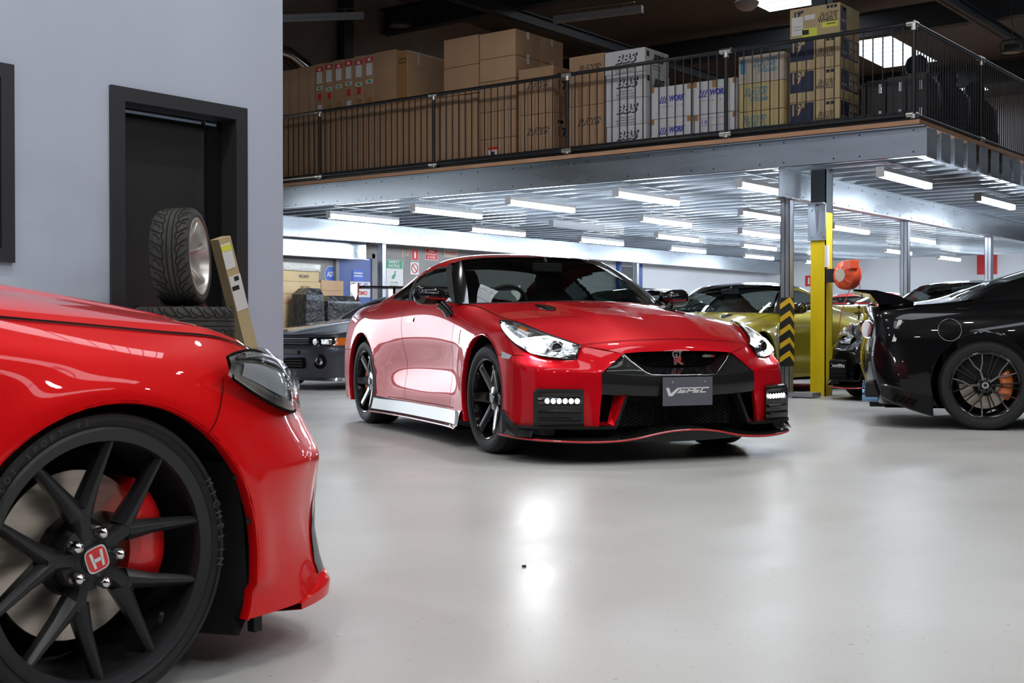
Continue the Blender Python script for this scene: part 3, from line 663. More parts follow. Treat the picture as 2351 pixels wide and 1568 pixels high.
def arch_snap(G, cx, cz, Rv, ymin=.7):
    a, b = G.shape[:2]; D = np.hypot(G[..., 0] - cx, G[..., 2] - cz); ins = (D < Rv) & (G[..., 1] > ymin) & (G[..., 2] < cz + Rv)
    H = G.copy(); cell = .045
    near = (D < Rv + .004) & (G[..., 1] > ymin)
    for i in range(a):
        for j in range(b):
            if near[i, j] and D[i, j] > Rv - cell:
                k = Rv / max(D[i, j], 1e-6); H[i, j, 0] = cx + (G[i, j, 0] - cx) * k; H[i, j, 2] = cz + (G[i, j, 2] - cz) * k
    return H, ins
def gtr(name, loc, ang, paint, label, front=True, rear=True, nismo=True, roofmat=None, wheels=None, plate=False, interior=True, steer=0, mirrors='gloss_trim', wide=0, lights=True, lit=True, spats=False):
    root = empty(name, loc, ang, label=label, cat='car')
    G = bsp(BODY, 200, 64)
    if wide:
        for cx in (1.36, -1.39):
            d = np.hypot((G[..., 0] - cx), (G[..., 2] - .365) * 1.0); G[..., 1] += wide * np.exp(-((d - .42) / .16) ** 2) * (G[..., 1] > .8)
    G, in1 = arch_snap(G, 1.363, .372, .402); G, in2 = arch_snap(G, -1.40, .372, .405); ins = in1 | in2
    a, b = G.shape[:2]; NM = normals(G)
    sg = 1 if NM[100, 30, 1] > 0 else -1; NM *= sg
    U = lambda u: int(round(u / 21 * (a - 1)))   # approx column of control index
    X = G[..., 0]; Z = G[..., 2]
    def hole(i, j): return ins[i, j] and ins[i + 1, j] and ins[i + 1, j + 1] and ins[i, j + 1]
    vb = lambda z_row: int(round(z_row / 8 * (b - 1)))
    def xm(i, j): return (X[i, j] + X[i + 1, j + 1]) / 2
    def cls(i, j):
        if hole(i, j): return None
        x = xm(i, j); z = (Z[i, j] + Z[i + 1, j + 1]) / 2; y = G[i, j, 1]
        rearx = x < -1.78 and (z < .62 or x < -2.02)
        if i < 40 and x > 1.75 and z < .645 - (2.1 - x) * .0: 
            return 'front_bumper'
        if x > .665: return 'front_fender'
        if x > -.36 - max(0, (z - .55)) * .35: return 'door'
        if rearx and z < .62: return 'rear_bumper'
        return 'rear_quarter_panel'
    C = [[cls(i, j) for j in range(b - 1)] for i in range(a - 1)]
    duct = lambda i, j: (C[i][j] == 'front_bumper' and .645 < G[i, j, 1] and (X[i, j] > 2.02) and Z[i, j] < .435)
    fb = sub(G, lambda i, j: C[i][j] == 'front_bumper'); mir(fb)
    # nose strip across the top of the grille
    top = crv([(2.184, 0, .742), (2.184, .2, .741), (2.15, .44, .73), (2.10, .60, .705)], 24); bot = crv([(2.262, 0, .672), (2.262, .18, .671), (2.255, .30, .668), (2.25, .38, .658)], 24)
    mid = (top + bot) / 2 + np.array([.022, 0, .006]); corner = crv([(2.25, .38, .658), (2.262, .45, .61), (2.262, .525, .545)], 16); c0_ = np.array([G[0, j] for j in range(b) if G[0, j, 2] > .5455])[::-1]; kk_ = np.linspace(0, len(c0_) - 1, 16); cin = np.array([[np.interp(k, range(len(c0_)), c0_[:, q]) for q in range(3)] for k in kk_])
    ns = np.array([crv([top[i], mid[i], bot[i]], 9) for i in range(24)]); fb.grid(ns.tolist()); fb.grid((ns * np.array([1, -1, 1])).tolist())
    ck = np.array([crv([cin[i], (cin[i] + corner[i]) / 2 + np.array([.01, 0, 0]), corner[i]], 7) for i in range(16)]); fb.grid(ck.tolist()); fb.grid((ck * np.array([1, -1, 1])).tolist())
    # thin return lip into the opening
    op = np.concatenate([bot, corner[1:], crv([(2.262, .53, .545), (2.268, .535, .42), (2.275, .556, .23)], 14)[1:]])
    rl = np.array([[p, p + np.array([-.03, -.0, 0])] for p in op]); fb.grid(rl.tolist()); fb.grid((rl * np.array([1, -1, 1])).tolist())
    fb.build('front_bumper', paint, root, smooth=50)
    pts_parts = {}
    for s, nm in ((1, 'left'), (-1, 'right')):
        for part in ('front_fender', 'door', 'rear_quarter_panel'):
            m = sub(G, lambda i, j: C[i][j] == part)
            if s < 0: m.v = [(x, -y, z) for x, y, z in m.v]
            m.build(part, paint, root, smooth=50)
    mir(sub(G, lambda i, j: C[i][j] == 'rear_bumper')).build('rear_bumper', paint, root, smooth=50)
    # seams
    sm = MB()
    def seam(cells):
        ribbon(sm, [G[i, j] for i, j in cells], [NM[i, j] for i, j in cells])
    def vline(fx, z0, z1, i0, i1):
        P_, N_ = [], []
        for j in range(b):
            for i in range(i0, i1):
                f0 = X[i, j] - fx(Z[i, j]); f1 = X[i + 1, j] - fx(Z[i + 1, j])
                if f0 >= 0 > f1 and z0 < Z[i, j] < z1 and not ins[i, j]:
                    t = f0 / (f0 - f1); P_.append(G[i, j] * (1 - t) + G[i + 1, j] * t); N_.append(NM[i, j]); break
        if len(P_) > 3: ribbon(sm, P_, N_, w=.0018, off=.0015)
    def hline(zf, i0, i1):
        P_, N_ = [], []
        for i in range(i0, i1):
            for j in range(b - 1):
                if Z[i, j] < zf(X[i, j]) <= Z[i, j + 1] and not ins[i, j]:
                    t = (zf(X[i, j]) - Z[i, j]) / (Z[i, j + 1] - Z[i, j]); P_.append(G[i, j] * (1 - t) + G[i, j + 1] * t); N_.append(NM[i, j]); break
        if len(P_) > 3: ribbon(sm, P_, N_, w=.0018, off=.0015)
    mid_ = U(7.5); vline(lambda z: .665, .24, .985, mid_, U(12)); vline(lambda z: -.36 - max(0, z - .55) * .35, .24, 1.02, mid_, U(15)); hline(lambda x: .645, 8, U(5.6)); hline(lambda x: .62, U(15.4), a - 1)
    hline(lambda x: .258, U(8), U(13.5))
    top_edge = [(i, b - 1) for i in range(2, U(8.7))]
    ribbon(sm, [G[c] for c in top_edge], [NM[c] for c in top_edge], w=.0028, off=.002)
    ribbon(sm, [p + np.array([0, 0, .001]) for p in top], [(.5, 0, .86)] * len(top), w=.0025, off=.003)
    mir(sm).build('panel_seam', 'void', root, fixn=False)
    # arch lips and liners
    li = MB(); lp = MB()
    for cx, Rv, ii in ((1.363, .402, in1), (-1.40, .405, in2)):
        ring = {}
        D = np.hypot(X - cx, Z - .372)
        for i in range(a):
            for j in range(b):
                if abs(D[i, j] - Rv) < .0015 and G[i, j, 1] > .7: ring[round(math.atan2(Z[i, j] - .372, X[i, j] - cx), 3)] = G[i, j, 1]
        ks = sorted(ring); n = 60; th = np.linspace(-.50, math.pi + .50, n); ys = np.interp(th, ks, [ring[k] for k in ks])
        def arc(r, dy): return [(cx + r * math.cos(t), y + dy, .372 + r * math.sin(t)) for t, y in zip(th, ys)]
        lp = MB(); li = MB(); rows = [arc(Rv, 0), arc(Rv - .006, .0015), arc(Rv - .010, -.006), arc(Rv - .006, -.035)]
        lp.grid([list(r) for r in zip(*rows)])
        rows = [arc(Rv - .006, -.034), [(p[0], .50, p[2]) for p in arc(Rv - .006, 0)], [(cx, .50, .372)] * n]
        li.grid([list(r) for r in zip(*rows)])
        for s in (1, -1):
            for q_, nm_, mt_ in ((lp, 'arch_lip', paint), (li, 'wheel_arch_liner', 'void')):
                z_ = MB(); z_.v = [(x, s * y, z) for x, y, z in q_.v]; z_.f = q_.f; z_.build(nm_, mt_, root, smooth=50, fixn=False)
    # hood
    seamc = np.array([G[i, b - 1] for i in range(0, U(9) + 1)])
    d_ = np.linalg.norm(np.diff(seamc, axis=0), axis=1); s_ = np.concatenate([[0], np.cumsum(d_)]); s_ /= s_[-1]
    nh = 56; tt = np.linspace(0, 1, nh); side = np.array([[np.interp(t, s_, seamc[:, k]) for k in range(3)] for t in tt])
    cen = crv([(2.184, 0, .742), (2.05, 0, .800), (1.85, 0, .855), (1.6, 0, .905), (1.3, 0, .948), (1.1, 0, .975), (.97, 0, 1.0)], nh)
    hood = []
    hfr = crv([(2.184, 0, .742), (2.184, .2, .741), (2.15, .44, .73), (2.10, .60, .705)], 30); back = crv([(.97, 0, 1.0), (.96, .3, .998), (.84, .62, .985), tuple(side[-1])], 30)
    for i in range(nh):
        row = []; t = tt[i]
        for j in range(30):
            q = j / 29; p = cen[i] * (1 - q) + side[i] * q; base0 = cen[0] * (1 - q) + side[0] * q; base1 = cen[-1] * (1 - q) + side[-1] * q
            p = p + (hfr[j] - base0) * (1 - t) + (back[j] - base1) * t
            yy = abs(p[1]); bulge = .018 * math.sin(math.pi * min(1, q)) ** 1.0 * math.sin(math.pi * t) ** .7
            power = .016 * (1 / (1 + math.exp((yy - .36) / .018))) * min(1, t * 3) * min(1, (1 - t) * 6 + .2)
            p = p + np.array([0, 0, bulge + power]); row.append(p)
        hood.append(row)
    hood = np.array(hood); hm = MB().grid(hood.tolist()); hm.grid((hood * np.array([1, -1, 1])).tolist()); hm.build('hood', paint, root, smooth=60, merge=True)
    def onhood(x, y):
        d = (hood[..., 0] - x) ** 2 + (hood[..., 1] - y) ** 2; k = np.unravel_index(np.argmin(d), d.shape); return hood[k][2]
    for s in (1, -1):
        pts = [(1.43, .47), (1.40, .43), (1.33, .405), (1.22, .40), (1.13, .42), (1.10, .45), (1.16, .475), (1.28, .495), (1.38, .495)]
        top_ = [(x, s * y, onhood(x, y) + .006) for x, y in pts]; cz = [(x * .9 + 1.26 * .1, s * (y * .9 + .045), onhood(x, y) + .004) for x, y in pts]
        n_ = len(pts); MB().add(top_ + cz + [(x, y, z - .02) for x, y, z in top_], [(i, (i + 1) % n_, n_ + (i + 1) % n_, n_ + i) for i in range(n_)] + [tuple(range(n_, 2 * n_))] + [(i, (i + 1) % n_, 2 * n_ + (i + 1) % n_, 2 * n_ + i) for i in range(n_)]).build('hood_vent', 'gloss_trim', root)
    # upper structure
    Up = bsp(UPPER, 80, 36); ua, ub = Up.shape[:2]
    rm = roofmat or paint
    isg = lambda i, j: (-1.62 < Up[i, j, 0] < -.93) and (j < 24 and Up[i, j, 1] < .50 + (-.93 - Up[i, j, 0]) * .10)
    roof_ = lambda i, j: not isg(i, j) and Up[i, j, 0] > -.93
    mir(sub(Up, roof_)).build('roof', rm, root, smooth=60, merge=True)
    mir(sub(Up, lambda i, j: isg(i, j))).build('rear_window', 'glass_dark' if not interior else 'glass', root, smooth=60, merge=True)
    for s in (1, -1): q_ = sub(Up, lambda i, j: not isg(i, j) and -1.62 < Up[i, j, 0] <= -.93); q_.v = [(x, s * y, z) for x, y, z in q_.v]; q_.build('rear_pillar', paint, root, smooth=60)
    mir(sub(Up, lambda i, j: not isg(i, j) and Up[i, j, 0] <= -1.62)).build('boot_lid', paint, root, smooth=60, merge=True)
    # windscreen
    wb = crv([(.965, 0, 1.0), (.96, .3, .996), (.86, .62, .984), (.66, .765, .982)], 26); wt = np.array([Up[0, int(round(k * (ub - 7) / 25))] for k in range(26)])
    wc = (wb + wt) / 2 + np.array([.04, 0, .035]); ws = np.array([crv([wb[k], wc[k], wt[k]], 18) for k in range(26)])
    m = MB().grid(ws.tolist()); m.grid((ws * np.array([1, -1, 1])).tolist()); m.build('windscreen', 'glass', root, smooth=60, merge=True)
    # A pillars
    pm = []
    pb = [np.array((.66, .765, .982)), np.array((.62, .81, .985)), np.array((.57, .835, .985))]; pt_ = [wt[-1], Up[0, ub - 3], Up[0, ub - 1] + np.array([-.06, .0, -.02])]
    cols = [crv([p, (p + q) / 2 + np.array([.04, .012 * k + .0, .035]), q], 18) for k, (p, q) in enumerate(zip(pb, pt_))]
    for s in (1, -1): MB().grid((np.array(cols) * np.array([1, s, 1])).tolist()).build('windscreen_pillar', pillar_mat(paint), root, smooth=60)
    mir(MB().tube([tuple(p) for p in wb[:]], .006, 6)).build('windscreen_lower_trim', 'blackmat', root)
    # side glass area between roof rail and belt
    nside = 90; tcol = cols[-1]
    rail = np.concatenate([tcol[:-1], Up[:, ub - 1]]); rail = rail[rail[:, 0] > -1.50]
    belt = np.array([G[i, b - 1] for i in range(a)]); belt = belt[(belt[:, 0] < .58) & (belt[:, 1] > .7) & (belt[:, 0] > -1.55)]
    def atx(c, x): o_ = np.argsort(c[:, 0]); return np.array([x, np.interp(x, c[o_, 0], c[o_, 1]), np.interp(x, c[o_, 0], c[o_, 2])])
    sidep = []; nvv = 22
    for i in range(nside):
        x = .57 - i / (nside - 1) * 2.05; lo = atx(belt, x); hi = atx(rail, x); hi[2] = max(hi[2], lo[2] + .002)
        sidep.append([lo * (1 - t) + hi * t + np.array([0, .022 * math.sin(math.pi * t) * min(1, (hi[2] - lo[2]) / .25), 0]) for t in np.linspace(0, 1, nvv)])
    SG = np.array(sidep)
    def sc(i, j):
        x, y, z = SG[i, j]; lo = SG[i, 0, 2]; hi = SG[i, -1, 2]; t = (z - lo) / max(hi - lo, 1e-4)
        edge = hi - z
        if x > .56: return 'fr'
        if edge < .034 + max(0, -.1 - x) * .05: return 'rail' if x < -.02 else 'fr'
        if x > .30 and x > .52 - (z - .99) * .9: return 'fr'
        if x < -1.08 - (z - 1.04) * .2 or edge < .02: return 'rail'
        if edge < .055 + max(0, -.3 - x) * .035 and x > -.55: return 'fr'
        if z - lo < .010: return 'chrome' if x < .2 else 'fr'
        xb = -.50 - (z - 1.02) * .75
        if abs(x - xb) < .035: return 'fr'
        return 'dw' if x > xb else 'qw'
    SC = [[sc(i, j) for j in range(nvv - 1)] for i in range(nside - 1)]
    for s in (1, -1):
        for key, nm, mt in (('rail', 'roof_rail', paint), ('fr', 'window_frame', 'blackmat'), ('chrome', 'belt_trim', 'chrome'), ('dw', 'door_window', 'glass'), ('qw', 'quarter_window', 'glass_dark')):
            m = sub(SG, lambda i, j: SC[i][j] == key)
            if s < 0: m.v = [(x, -y, z) for x, y, z in m.v]
            m.build(nm, mt, root, smooth=60)
    # sill and splitters
    if nismo:
        for s in (-1, 1):
            sk = []
            for x in np.linspace(.97, -1.02, 16):
                y0 = atx(np.array([G[i, 8] for i in range(a)]), x)[1]
                k = .018 if x > .1 else .0
                sk.append([(x, s * (y0 - .002), .252), (x, s * (y0 + .012), .235), (x, s * (y0 + .03), .15), (x, s * (y0 + .052), .135), (x, s * (y0 + .05), .122), (x, s * (y0 - .1), .12)])
            MB().grid(sk).build('side_skirt', 'carbon', root, smooth=30)
            MB().tube([(p[3][0], p[3][1] + s * .001, .128) for p in sk], .005, 6).build('red_skirt_line', 'red_trim', root)
    ub_ = MB(); ub_.box(-2.15, 1.95, -.80, .80, .16, .20); ub_.build('underbody', 'void', root)
    # door handle, mirrors
    for s in (-1, 1):
        dq = (X + .27) ** 2 + (Z - .872) ** 2; q = G[np.unravel_index(np.argmin(dq), dq.shape)]
        def sy(x, z):
            dq = (X - x) ** 2 + (Z - z) ** 2 + (G[..., 1] < .5) * 9; k9 = np.argsort(dq.ravel())[:6]; w9 = 1 / (dq.ravel()[k9] + 1e-6); return float((G[..., 1].ravel()[k9] * w9).sum() / w9.sum())
        def patch(x0, x1, z0, z1, off): return MB().grid([[(x, s * (sy(x, z) + off), z) for z in np.linspace(z0, z1, 4)] for x in np.linspace(x0, x1, 8)])
        patch(.815, .845, .70, .80, .005).build('fender_badge', 'chrome', root, smooth=60)
        patch(-.355, -.195, .853, .893, .0015).build('door_handle_recess', 'gloss_trim', root, smooth=60); patch(-.345, -.205, .860, .886, .006).build('door_handle', 'chrome', root, smooth=60)
        mm = []
        for k in range(15):
            t = k / 14; ph = math.pi * t; y = .875 + .245 * t; r = max(.002, math.sin(min(1, t * 1.6 + .25) * math.pi / 2) * (1 - max(0, (t - .72) / .28) ** 2.2) ** .5)
            ring = []
            for j in range(18):
                al = 2 * math.pi * j / 18; cx_, cz_ = math.cos(al), math.sin(al)
                ring.append((.50 + (.085 if cx_ > 0 else .06) * cx_ * r - .02 * t, s * y, 1.035 + .01 * t + .068 * math.copysign(abs(cz_) ** .8, cz_) * r))
            ring.append(ring[0]); mm.append(ring)
        mr_ = MB().grid(mm).build('mirror_housing', mirrors, root, smooth=60, merge=True)
        MB().tube([(.55, s * .865, .905), (.545, s * .90, .95), (.53, s * .935, .985)], [.035, .03, .035], 10).build('mirror_stalk', mirrors, root, smooth=60)
        MB().box(-.004, .0, -.085, .085, -.05, .05).build('mirror_glass', 'chrome', root, loc=(.437, s * .99, 1.04))
        if nismo: ribbon(MB(), [(.585 - .02 * k / 8 - .03 * max(0, (k - 5) / 3) ** 2, s * (.90 + .2 * k / 8), 1.015 + .012 * k / 8) for k in range(9)], [(1, 0, 0)] * 9, w=.003, off=.004).build('red_mirror_line', 'red_trim', root, fixn=False)
    # headlights
    if lights:
        upc = crv([(1.49, .866, .858), (1.62, .828, .852), (1.80, .765, .803), (1.95, .705, .757), (2.07, .64, .722), (2.115, .60, .702)], 30)
        loc_ = crv([(1.49, .868, .856), (1.60, .912, .815), (1.75, .925, .745), (1.93, .895, .675), (2.03, .835, .638), (2.10, .73, .620), (2.14, .64, .618)], 30)
        nrm_ = np.array([.55, .55, .62]); nrm_ /= np.linalg.norm(nrm_)
        HLg = np.array([[upc[i] * (1 - t) + loc_[i] * t + nrm_ * (.003 + .016 * math.sin(math.pi * t) * min(1, i / 8)) for t in np.linspace(0, 1, 12)] for i in range(30)])
        for s in (-1, 1):
            F_ = np.array([1, s, 1])
            MB().grid((HLg * F_).tolist()).build('headlight_bowl', 'lamp_chrome', root, smooth=60)
            hl = HLg + nrm_ * .004
            # light guide along the lower edge then sweeping to the inner corner
            a1 = [hl[i, 9 - int(i > 14) * min(5, (i - 14) // 2)] for i in range(2, 15)]
            ribbon(MB(), [(p + nrm_ * .004) * F_ for p in ([hl[i, 9] for i in range(2, 12)] + [hl[i, max(3, 9 - (i - 11))] for i in range(12, 18)] + [hl[i, 2] for i in range(18, 28)])], [tuple(nrm_ * F_)] * 26, w=.009, off=.004).build('daylight_strip', 'drl' if lit else 'lamp_body', root, fixn=False)
            MB().grid([[tuple(p * F_) for p in r[1:6]] for r in (hl + nrm_ * .002)[5:14]]).build('amber_reflector', 'steel', root, smooth=60)
            MB().grid([[tuple(p * F_) for p in r[2:5]] for r in (hl + nrm_ * .005)[7:11]]).build('amber_indicator', 'amber', root, smooth=60)
            c1_ = (hl[18, 8] + nrm_ * .004); c2_ = hl[24, 6] + nrm_ * .002
            fwd_ = Vector((.93, .3 * s, -.05))
            MB().disc(tuple((c1_ + nrm_ * .006) * F_), .058, tuple(nrm_ * F_), .006, 20, .050).build('projector_lamp', 'beam' if lit else 'lens', root)
            MB().disc(tuple(c2_ * F_), .046, fwd_, .012, 20, .036).build('projector_ring', 'chrome', root)
            MB().disc(tuple((c2_ + np.array([.010, .004, 0])) * F_), .030, fwd_, .010, 20, .02).build('projector_lens', 'glass_dark', root)
            MB().grid([[tuple(p * F_) for p in r[7:11]] for r in (hl + nrm_ * .001)[12:26]]).build('reflector_bowl', 'chrome', root, smooth=60)
            rim = [tuple((p + nrm_ * .002) * F_) for p in list(HLg[:, 0]) + list(HLg[-1, 1:]) + list(HLg[::-1, -1])]
            MB().tube(rim, .0055, 6, closed=True).build('headlight_seal', 'gloss_trim', root)
            MB().grid(((HLg + nrm_ * .020) * F_).tolist()).build('headlight_lens', 'lens', root, smooth=60)
            # side marker
            MB().add([(1.745, s * .965, .668), (1.80, s * .962, .66), (1.885, s * .955, .645), (1.86, s * .965, .622), (1.76, s * .972, .628)], [(0, 1, 2, 3, 4)]).build('side_marker', 'lamp_body', root)
    # grille area
    if front:
        k_ = 20
        bar = np.array([[(2.350 - .085 * (y / .535) ** 2 + .010 * math.sin(math.pi * t), y, (.516 + .030 * (y / .535) ** 2) * (1 - t) + (.400 + .016 * (y / .535) ** 2) * t) for t in np.linspace(0, 1, 8)] for y in np.linspace(-.535, .535, 33)])
        m = MB().grid(bar.tolist()); tp = [[tuple(bar[i, 0]), (2.22, bar[i, 0, 1] * .98, .56)] for i in range(33)]; bt = [[tuple(bar[i, -1]), (2.18, bar[i, -1, 1], .42)] for i in range(33)]
        m.grid(tp); m.grid(bt); m.build('bumper_bar', 'carbon', root, smooth=40)
        MB().box(2.12, 2.14, -.54, .54, .15, .50).box(2.12, 2.14, -.42, .42, .50, .66).build('grille_backing', 'void', root)
        V = [(2.235, .375, .655), (2.262, .335, .61), (2.30, .255, .545), (2.318, .225, .530), (2.335, .15, .527), (2.342, 0, .526)]
        full = V + [(x, -y, z) for x, y, z in V[::-1][1:]]
        MB().tube(full, .006, 8).build('chrome_grille_frame', 'chrome', root, smooth=60)
        # carbon cheeks between frame and opening
        outr = [(2.24, .385, .652), (2.255, .44, .61), (2.26, .52, .55), (2.275, .50, .542), (2.31, .3, .524), (2.335, .15, .517), (2.345, 0, .516)]
        va = crv(V, 20); oa = crv(outr, 20)
        ch = np.array([[va[i], (va[i] + oa[i]) / 2 + np.array([-.006, 0, 0]), oa[i]] for i in range(20)]); m = MB().grid(ch.tolist()); m.grid((ch * np.array([1, -1, 1])).tolist()); m.build('grille_surround', 'carbon', root, smooth=60)
        # inner gloss tray and mesh
        inn = crv([(2.215, .33, .655), (2.225, .29, .61), (2.235, .24, .585), (2.24, .18, .572), (2.242, .08, .570), (2.242, 0, .570)], 20)
        tr = np.array([[va[i] + np.array([-.004, 0, .004]), (va[i] + inn[i]) / 2 + np.array([0, 0, -.004]), inn[i]] for i in range(20)]); m = MB().grid(tr.tolist()); m.grid((tr * np.array([1, -1, 1])).tolist()); m.build('grille_tray', 'gloss_trim', root, smooth=60)
        def mesh_(x0, ylim, z0, z1, cell, r, slope=.5, edge=None):
            m = MB(); n = int(2 * ylim / cell) + 12
            for sgn in (1, -1):
                for k in range(-n, n):
                    # line z = z0 + sgn*slope*(y - k*cell)
                    y_a = k * cell; pts = []
                    for t in np.linspace(0, 1, 2):
                        z = z0 + (z1 - z0) * t; y = y_a + sgn * (z - z0) / slope; pts.append([y, z])
                    (ya, za), (yb, zb) = pts
                    lim = ylim
                    if max(abs(ya), abs(yb)) > lim:
                        if min(abs(ya), abs(yb)) > lim or ya * yb < 0 and max(abs(ya), abs(yb)) > 3 * lim: continue
                        f = (math.copysign(lim, yb if abs(yb) > lim else ya) - ya) / (yb - ya); pm_ = [ya + (yb - ya) * f, za + (zb - za) * f]
                        if abs(ya) > lim: ya, za = pm_
                        else: yb, zb = pm_
                    m.tube([(x0, ya, za), (x0, yb, zb)], r, 4, cap=False)
            return m
        o = mesh_(2.215, .31, .575, .672, .034, .0022).build('grille_mesh', 'gloss_trim', root)
        o = mesh_(2.20, .40, .215, .425, .045, .003).build('lower_grille_mesh', 'dark', root)
        m = MB()
        for k in range(44): y = -.40 + k * .0186; m.box(2.145, 2.16, y, y + .006, .21, .42)
        m.build('radiator_fins', 'rubber_used', root)['kind'] = 'stuff'
        # badge
        text('GT', .058, 'zinc', root, (2.232, -.0, .648), (R(90), 0, R(90)), 'badge_letters', w=.072, bold=.002, ext=.004)
        text('R', .062, 'zinc', root, (2.234, .006, .610), (R(90), 0, R(90)), 'badge_letters', w=.072, bold=.0035, ext=.003)
        text('R', .056, 'red_trim', root, (2.239, .008, .610), (R(90), 0, R(90)), 'badge_letters', w=.060, bold=.0, ext=.003)
        if nismo:
            text('nism', .030, 'zinc', root, (2.232, .215, .640), (R(90), 0, R(90)), 'badge_letters', w=.066, bold=.0015, ext=.002)
            text('o', .030, 'red_trim', root, (2.232, .259, .640), (R(90), 0, R(90)), 'badge_letters', w=.018, bold=.002, ext=.002)
        for s in (-1, 1):
            F_ = np.array([1, s, 1])
            # side duct panel with led strip
            dn = [(2.236, .64), (2.20, .735), (2.155, .82), (2.095, .905)]; dd = crv([(x, y, 0) for x, y in dn], 14)
            of = np.array([.010, .005, 0])
            pan = []
            for q_, p in enumerate(dd):
                zt_ = .447 + .004 * q_ / 13 - (.02 if q_ == 13 else 0); e_ = 0 if q_ in (0, 13) else 1
                pan.append([(p[0] + of[0] * w__, s * (p[1] + of[1] * w__), z_) for z_, w__ in ((zt_, .3), (zt_ - .006, .9), (zt_ - .02, .7 if e_ else .9), (.24, .7 if e_ else .9), (.226, .5))])
            MB().grid(pan).build('fog_lamp_duct', 'carbon', root, smooth=30)
            for zc, hh, q in ((.426, .010, .022), (.315, .013, .028), (.270, .012, .028)):
                mm = [[(p[0] + .004, s * p[1], zc + hh), (p[0] + q, s * (p[1] + .003), zc + hh * .3), (p[0] + q, s * (p[1] + .003), zc - hh * .3), (p[0] + .002, s * p[1], zc - hh)] for p in dd[1:-1]]
                MB().grid(mm).build('duct_louvre', 'carbon', root, smooth=40)
            pod = [[(p[0] + .003 + .0 * t, s * p[1], .378 + .028 * math.sin(t)) if abs(math.sin(t)) > .98 else (p[0] + .018 * max(.2, math.cos(t)), s * (p[1] + .002), .378 + .028 * math.sin(t)) for t in np.linspace(-math.pi / 2, math.pi / 2, 7)] for p in dd[1:-1]]
            MB().grid(pod).build('led_pod', 'gloss_trim', root, smooth=50)
            l0 = None
            for k in range(6):
                p = crv([(x, y, 0) for x, y in dn], 60)[int(9 + k * 7)]
                o = MB().disc((0, 0, 0), .0155, (.85, s * .5, 0), .006, 14, .011).build('led_lens', 'led' if lit else 'lamp_body', root, loc=(p[0] + .016, s * p[1], .378)) if l0 is None else l0.copy()
                if l0 is None: l0 = o
                else: COL.objects.link(o); o.location = (p[0] + .016, s * p[1], .378)
            # blade under the duct + diagonal divider with red inner face
            bl = crv([(2.315, .465, 0), (2.30, .60, 0), (2.25, .72, 0), (2.18, .84, 0), (2.09, .925, 0), (1.99, .965, 0)], 22)
            mm = [[(p[0] - .05, s * (p[1] - .02), .232), (p[0] + .012, s * (p[1] + .004), .228), (p[0] + .014, s * (p[1] + .005), .212), (p[0] - .05, s * (p[1] - .02), .208)] for p in bl]
            MB().grid(mm).build('canard_blade', 'carbon', root, smooth=30)
            MB().add([(2.32, s * .462, .215), (2.32, s * .476, .228), (2.315, s * .400, .410), (2.315, s * .378, .410), (2.25, s * .378, .41), (2.25, s * .455, .215)], [(0, 1, 2, 3), (0, 3, 4, 5)]).build('duct_divider', 'carbon', root)
            MB().grid([[(2.315, s * .476, .229), (2.316, s * .436, .32), (2.312, s * .400, .41)], [(2.27, s * .50, .245), (2.22, s * .455, .32), (2.20, s * .42, .41)]]).add([(2.315, s * .476, .229), (2.27, s * .56, .229), (2.2, s * .56, .235), (2.2, s * .48, .25)], [(0, 1, 2, 3)]).build('red_duct_face', paint, root)
            MB().disc((2.305, s * .40, .485), .011, (1, s * .15, 0), .004, 16).build('parking_sensor', 'lamp_body', root)
            MB().disc((2.3055, s * .40, .485), .008, (1, s * .15, 0), .005, 16).build('parking_sensor_face', 'gloss_trim', root)
            # lower block
            MB().box(2.0, 2.13, min(s * .78, s * .86), max(s * .78, s * .86), .17, .21).build('duct_drain', 'dark', root)
        # splitter
        ed = crv([(2.385, 0, .200), (2.385, .16, .200), (2.375, .34, .150), (2.34, .55, .139), (2.29, .70, .141), (2.20, .84, .145), (2.09, .935, .15), (1.93, .985, .155), (1.76, .99, .158)], 44)
        sp = []
        for p in ed:
            ins_ = np.array([p[0] - .32, p[1] * .62, p[2] + .035 + (.03 if p[1] > .5 else .0)])
            sp.append([tuple(ins_), tuple((p + ins_) / 2 + np.array([0, 0, .004])), tuple(p + np.array([-.006, 0, .006])), tuple(p), tuple(p - np.array([.01, 0, .012])), tuple(ins_ - np.array([0, 0, .03 + (p[2] - .13) * .8]))])
        m = MB().grid(sp); m.grid((np.array(sp) * np.array([1, -1, 1])).tolist()); m.build('front_splitter', 'carbon', root, smooth=40, merge=True)
        m = MB(); m.tube([(x + .001, y, z - .002) for x, y, z in ed], .0062, 6); mir(m).build('red_splitter_line', 'red_trim', root)
        m = MB().grid([[(2.34 - .06 * (y / .45) ** 2, y, .19 - .03 * (y / .42) ** 2), (2.33 - .06 * (y / .45) ** 2, y, .125 + .01 * (y / .42) ** 2)] for y in np.linspace(-.42, .42, 15)]).build('chin_panel', 'carbon', root)
        for s in (-1, 1):  # upright end plates of the splitter
            MB().add([(2.00, s * .978, .155), (1.80, s * .985, .158), (1.76, s * .985, .16), (1.745, s * .965, .30), (1.775, s * .962, .30), (1.88, s * .970, .20)], [(0, 1, 2, 3, 4, 5)]).build('splitter_end_plate', 'carbon', root)
            MB().grid([[(2.12, s * .93, .16), (2.1, s * .90, .215)], [(2.0, s * .975, .156), (1.98, s * .955, .22)], [(1.88, s * .985, .20), (1.87, s * .962, .25)], [(1.775, s * .978, .30), (1.77, s * .962, .31)]]).build('splitter_fairing', 'carbon', root, smooth=60)
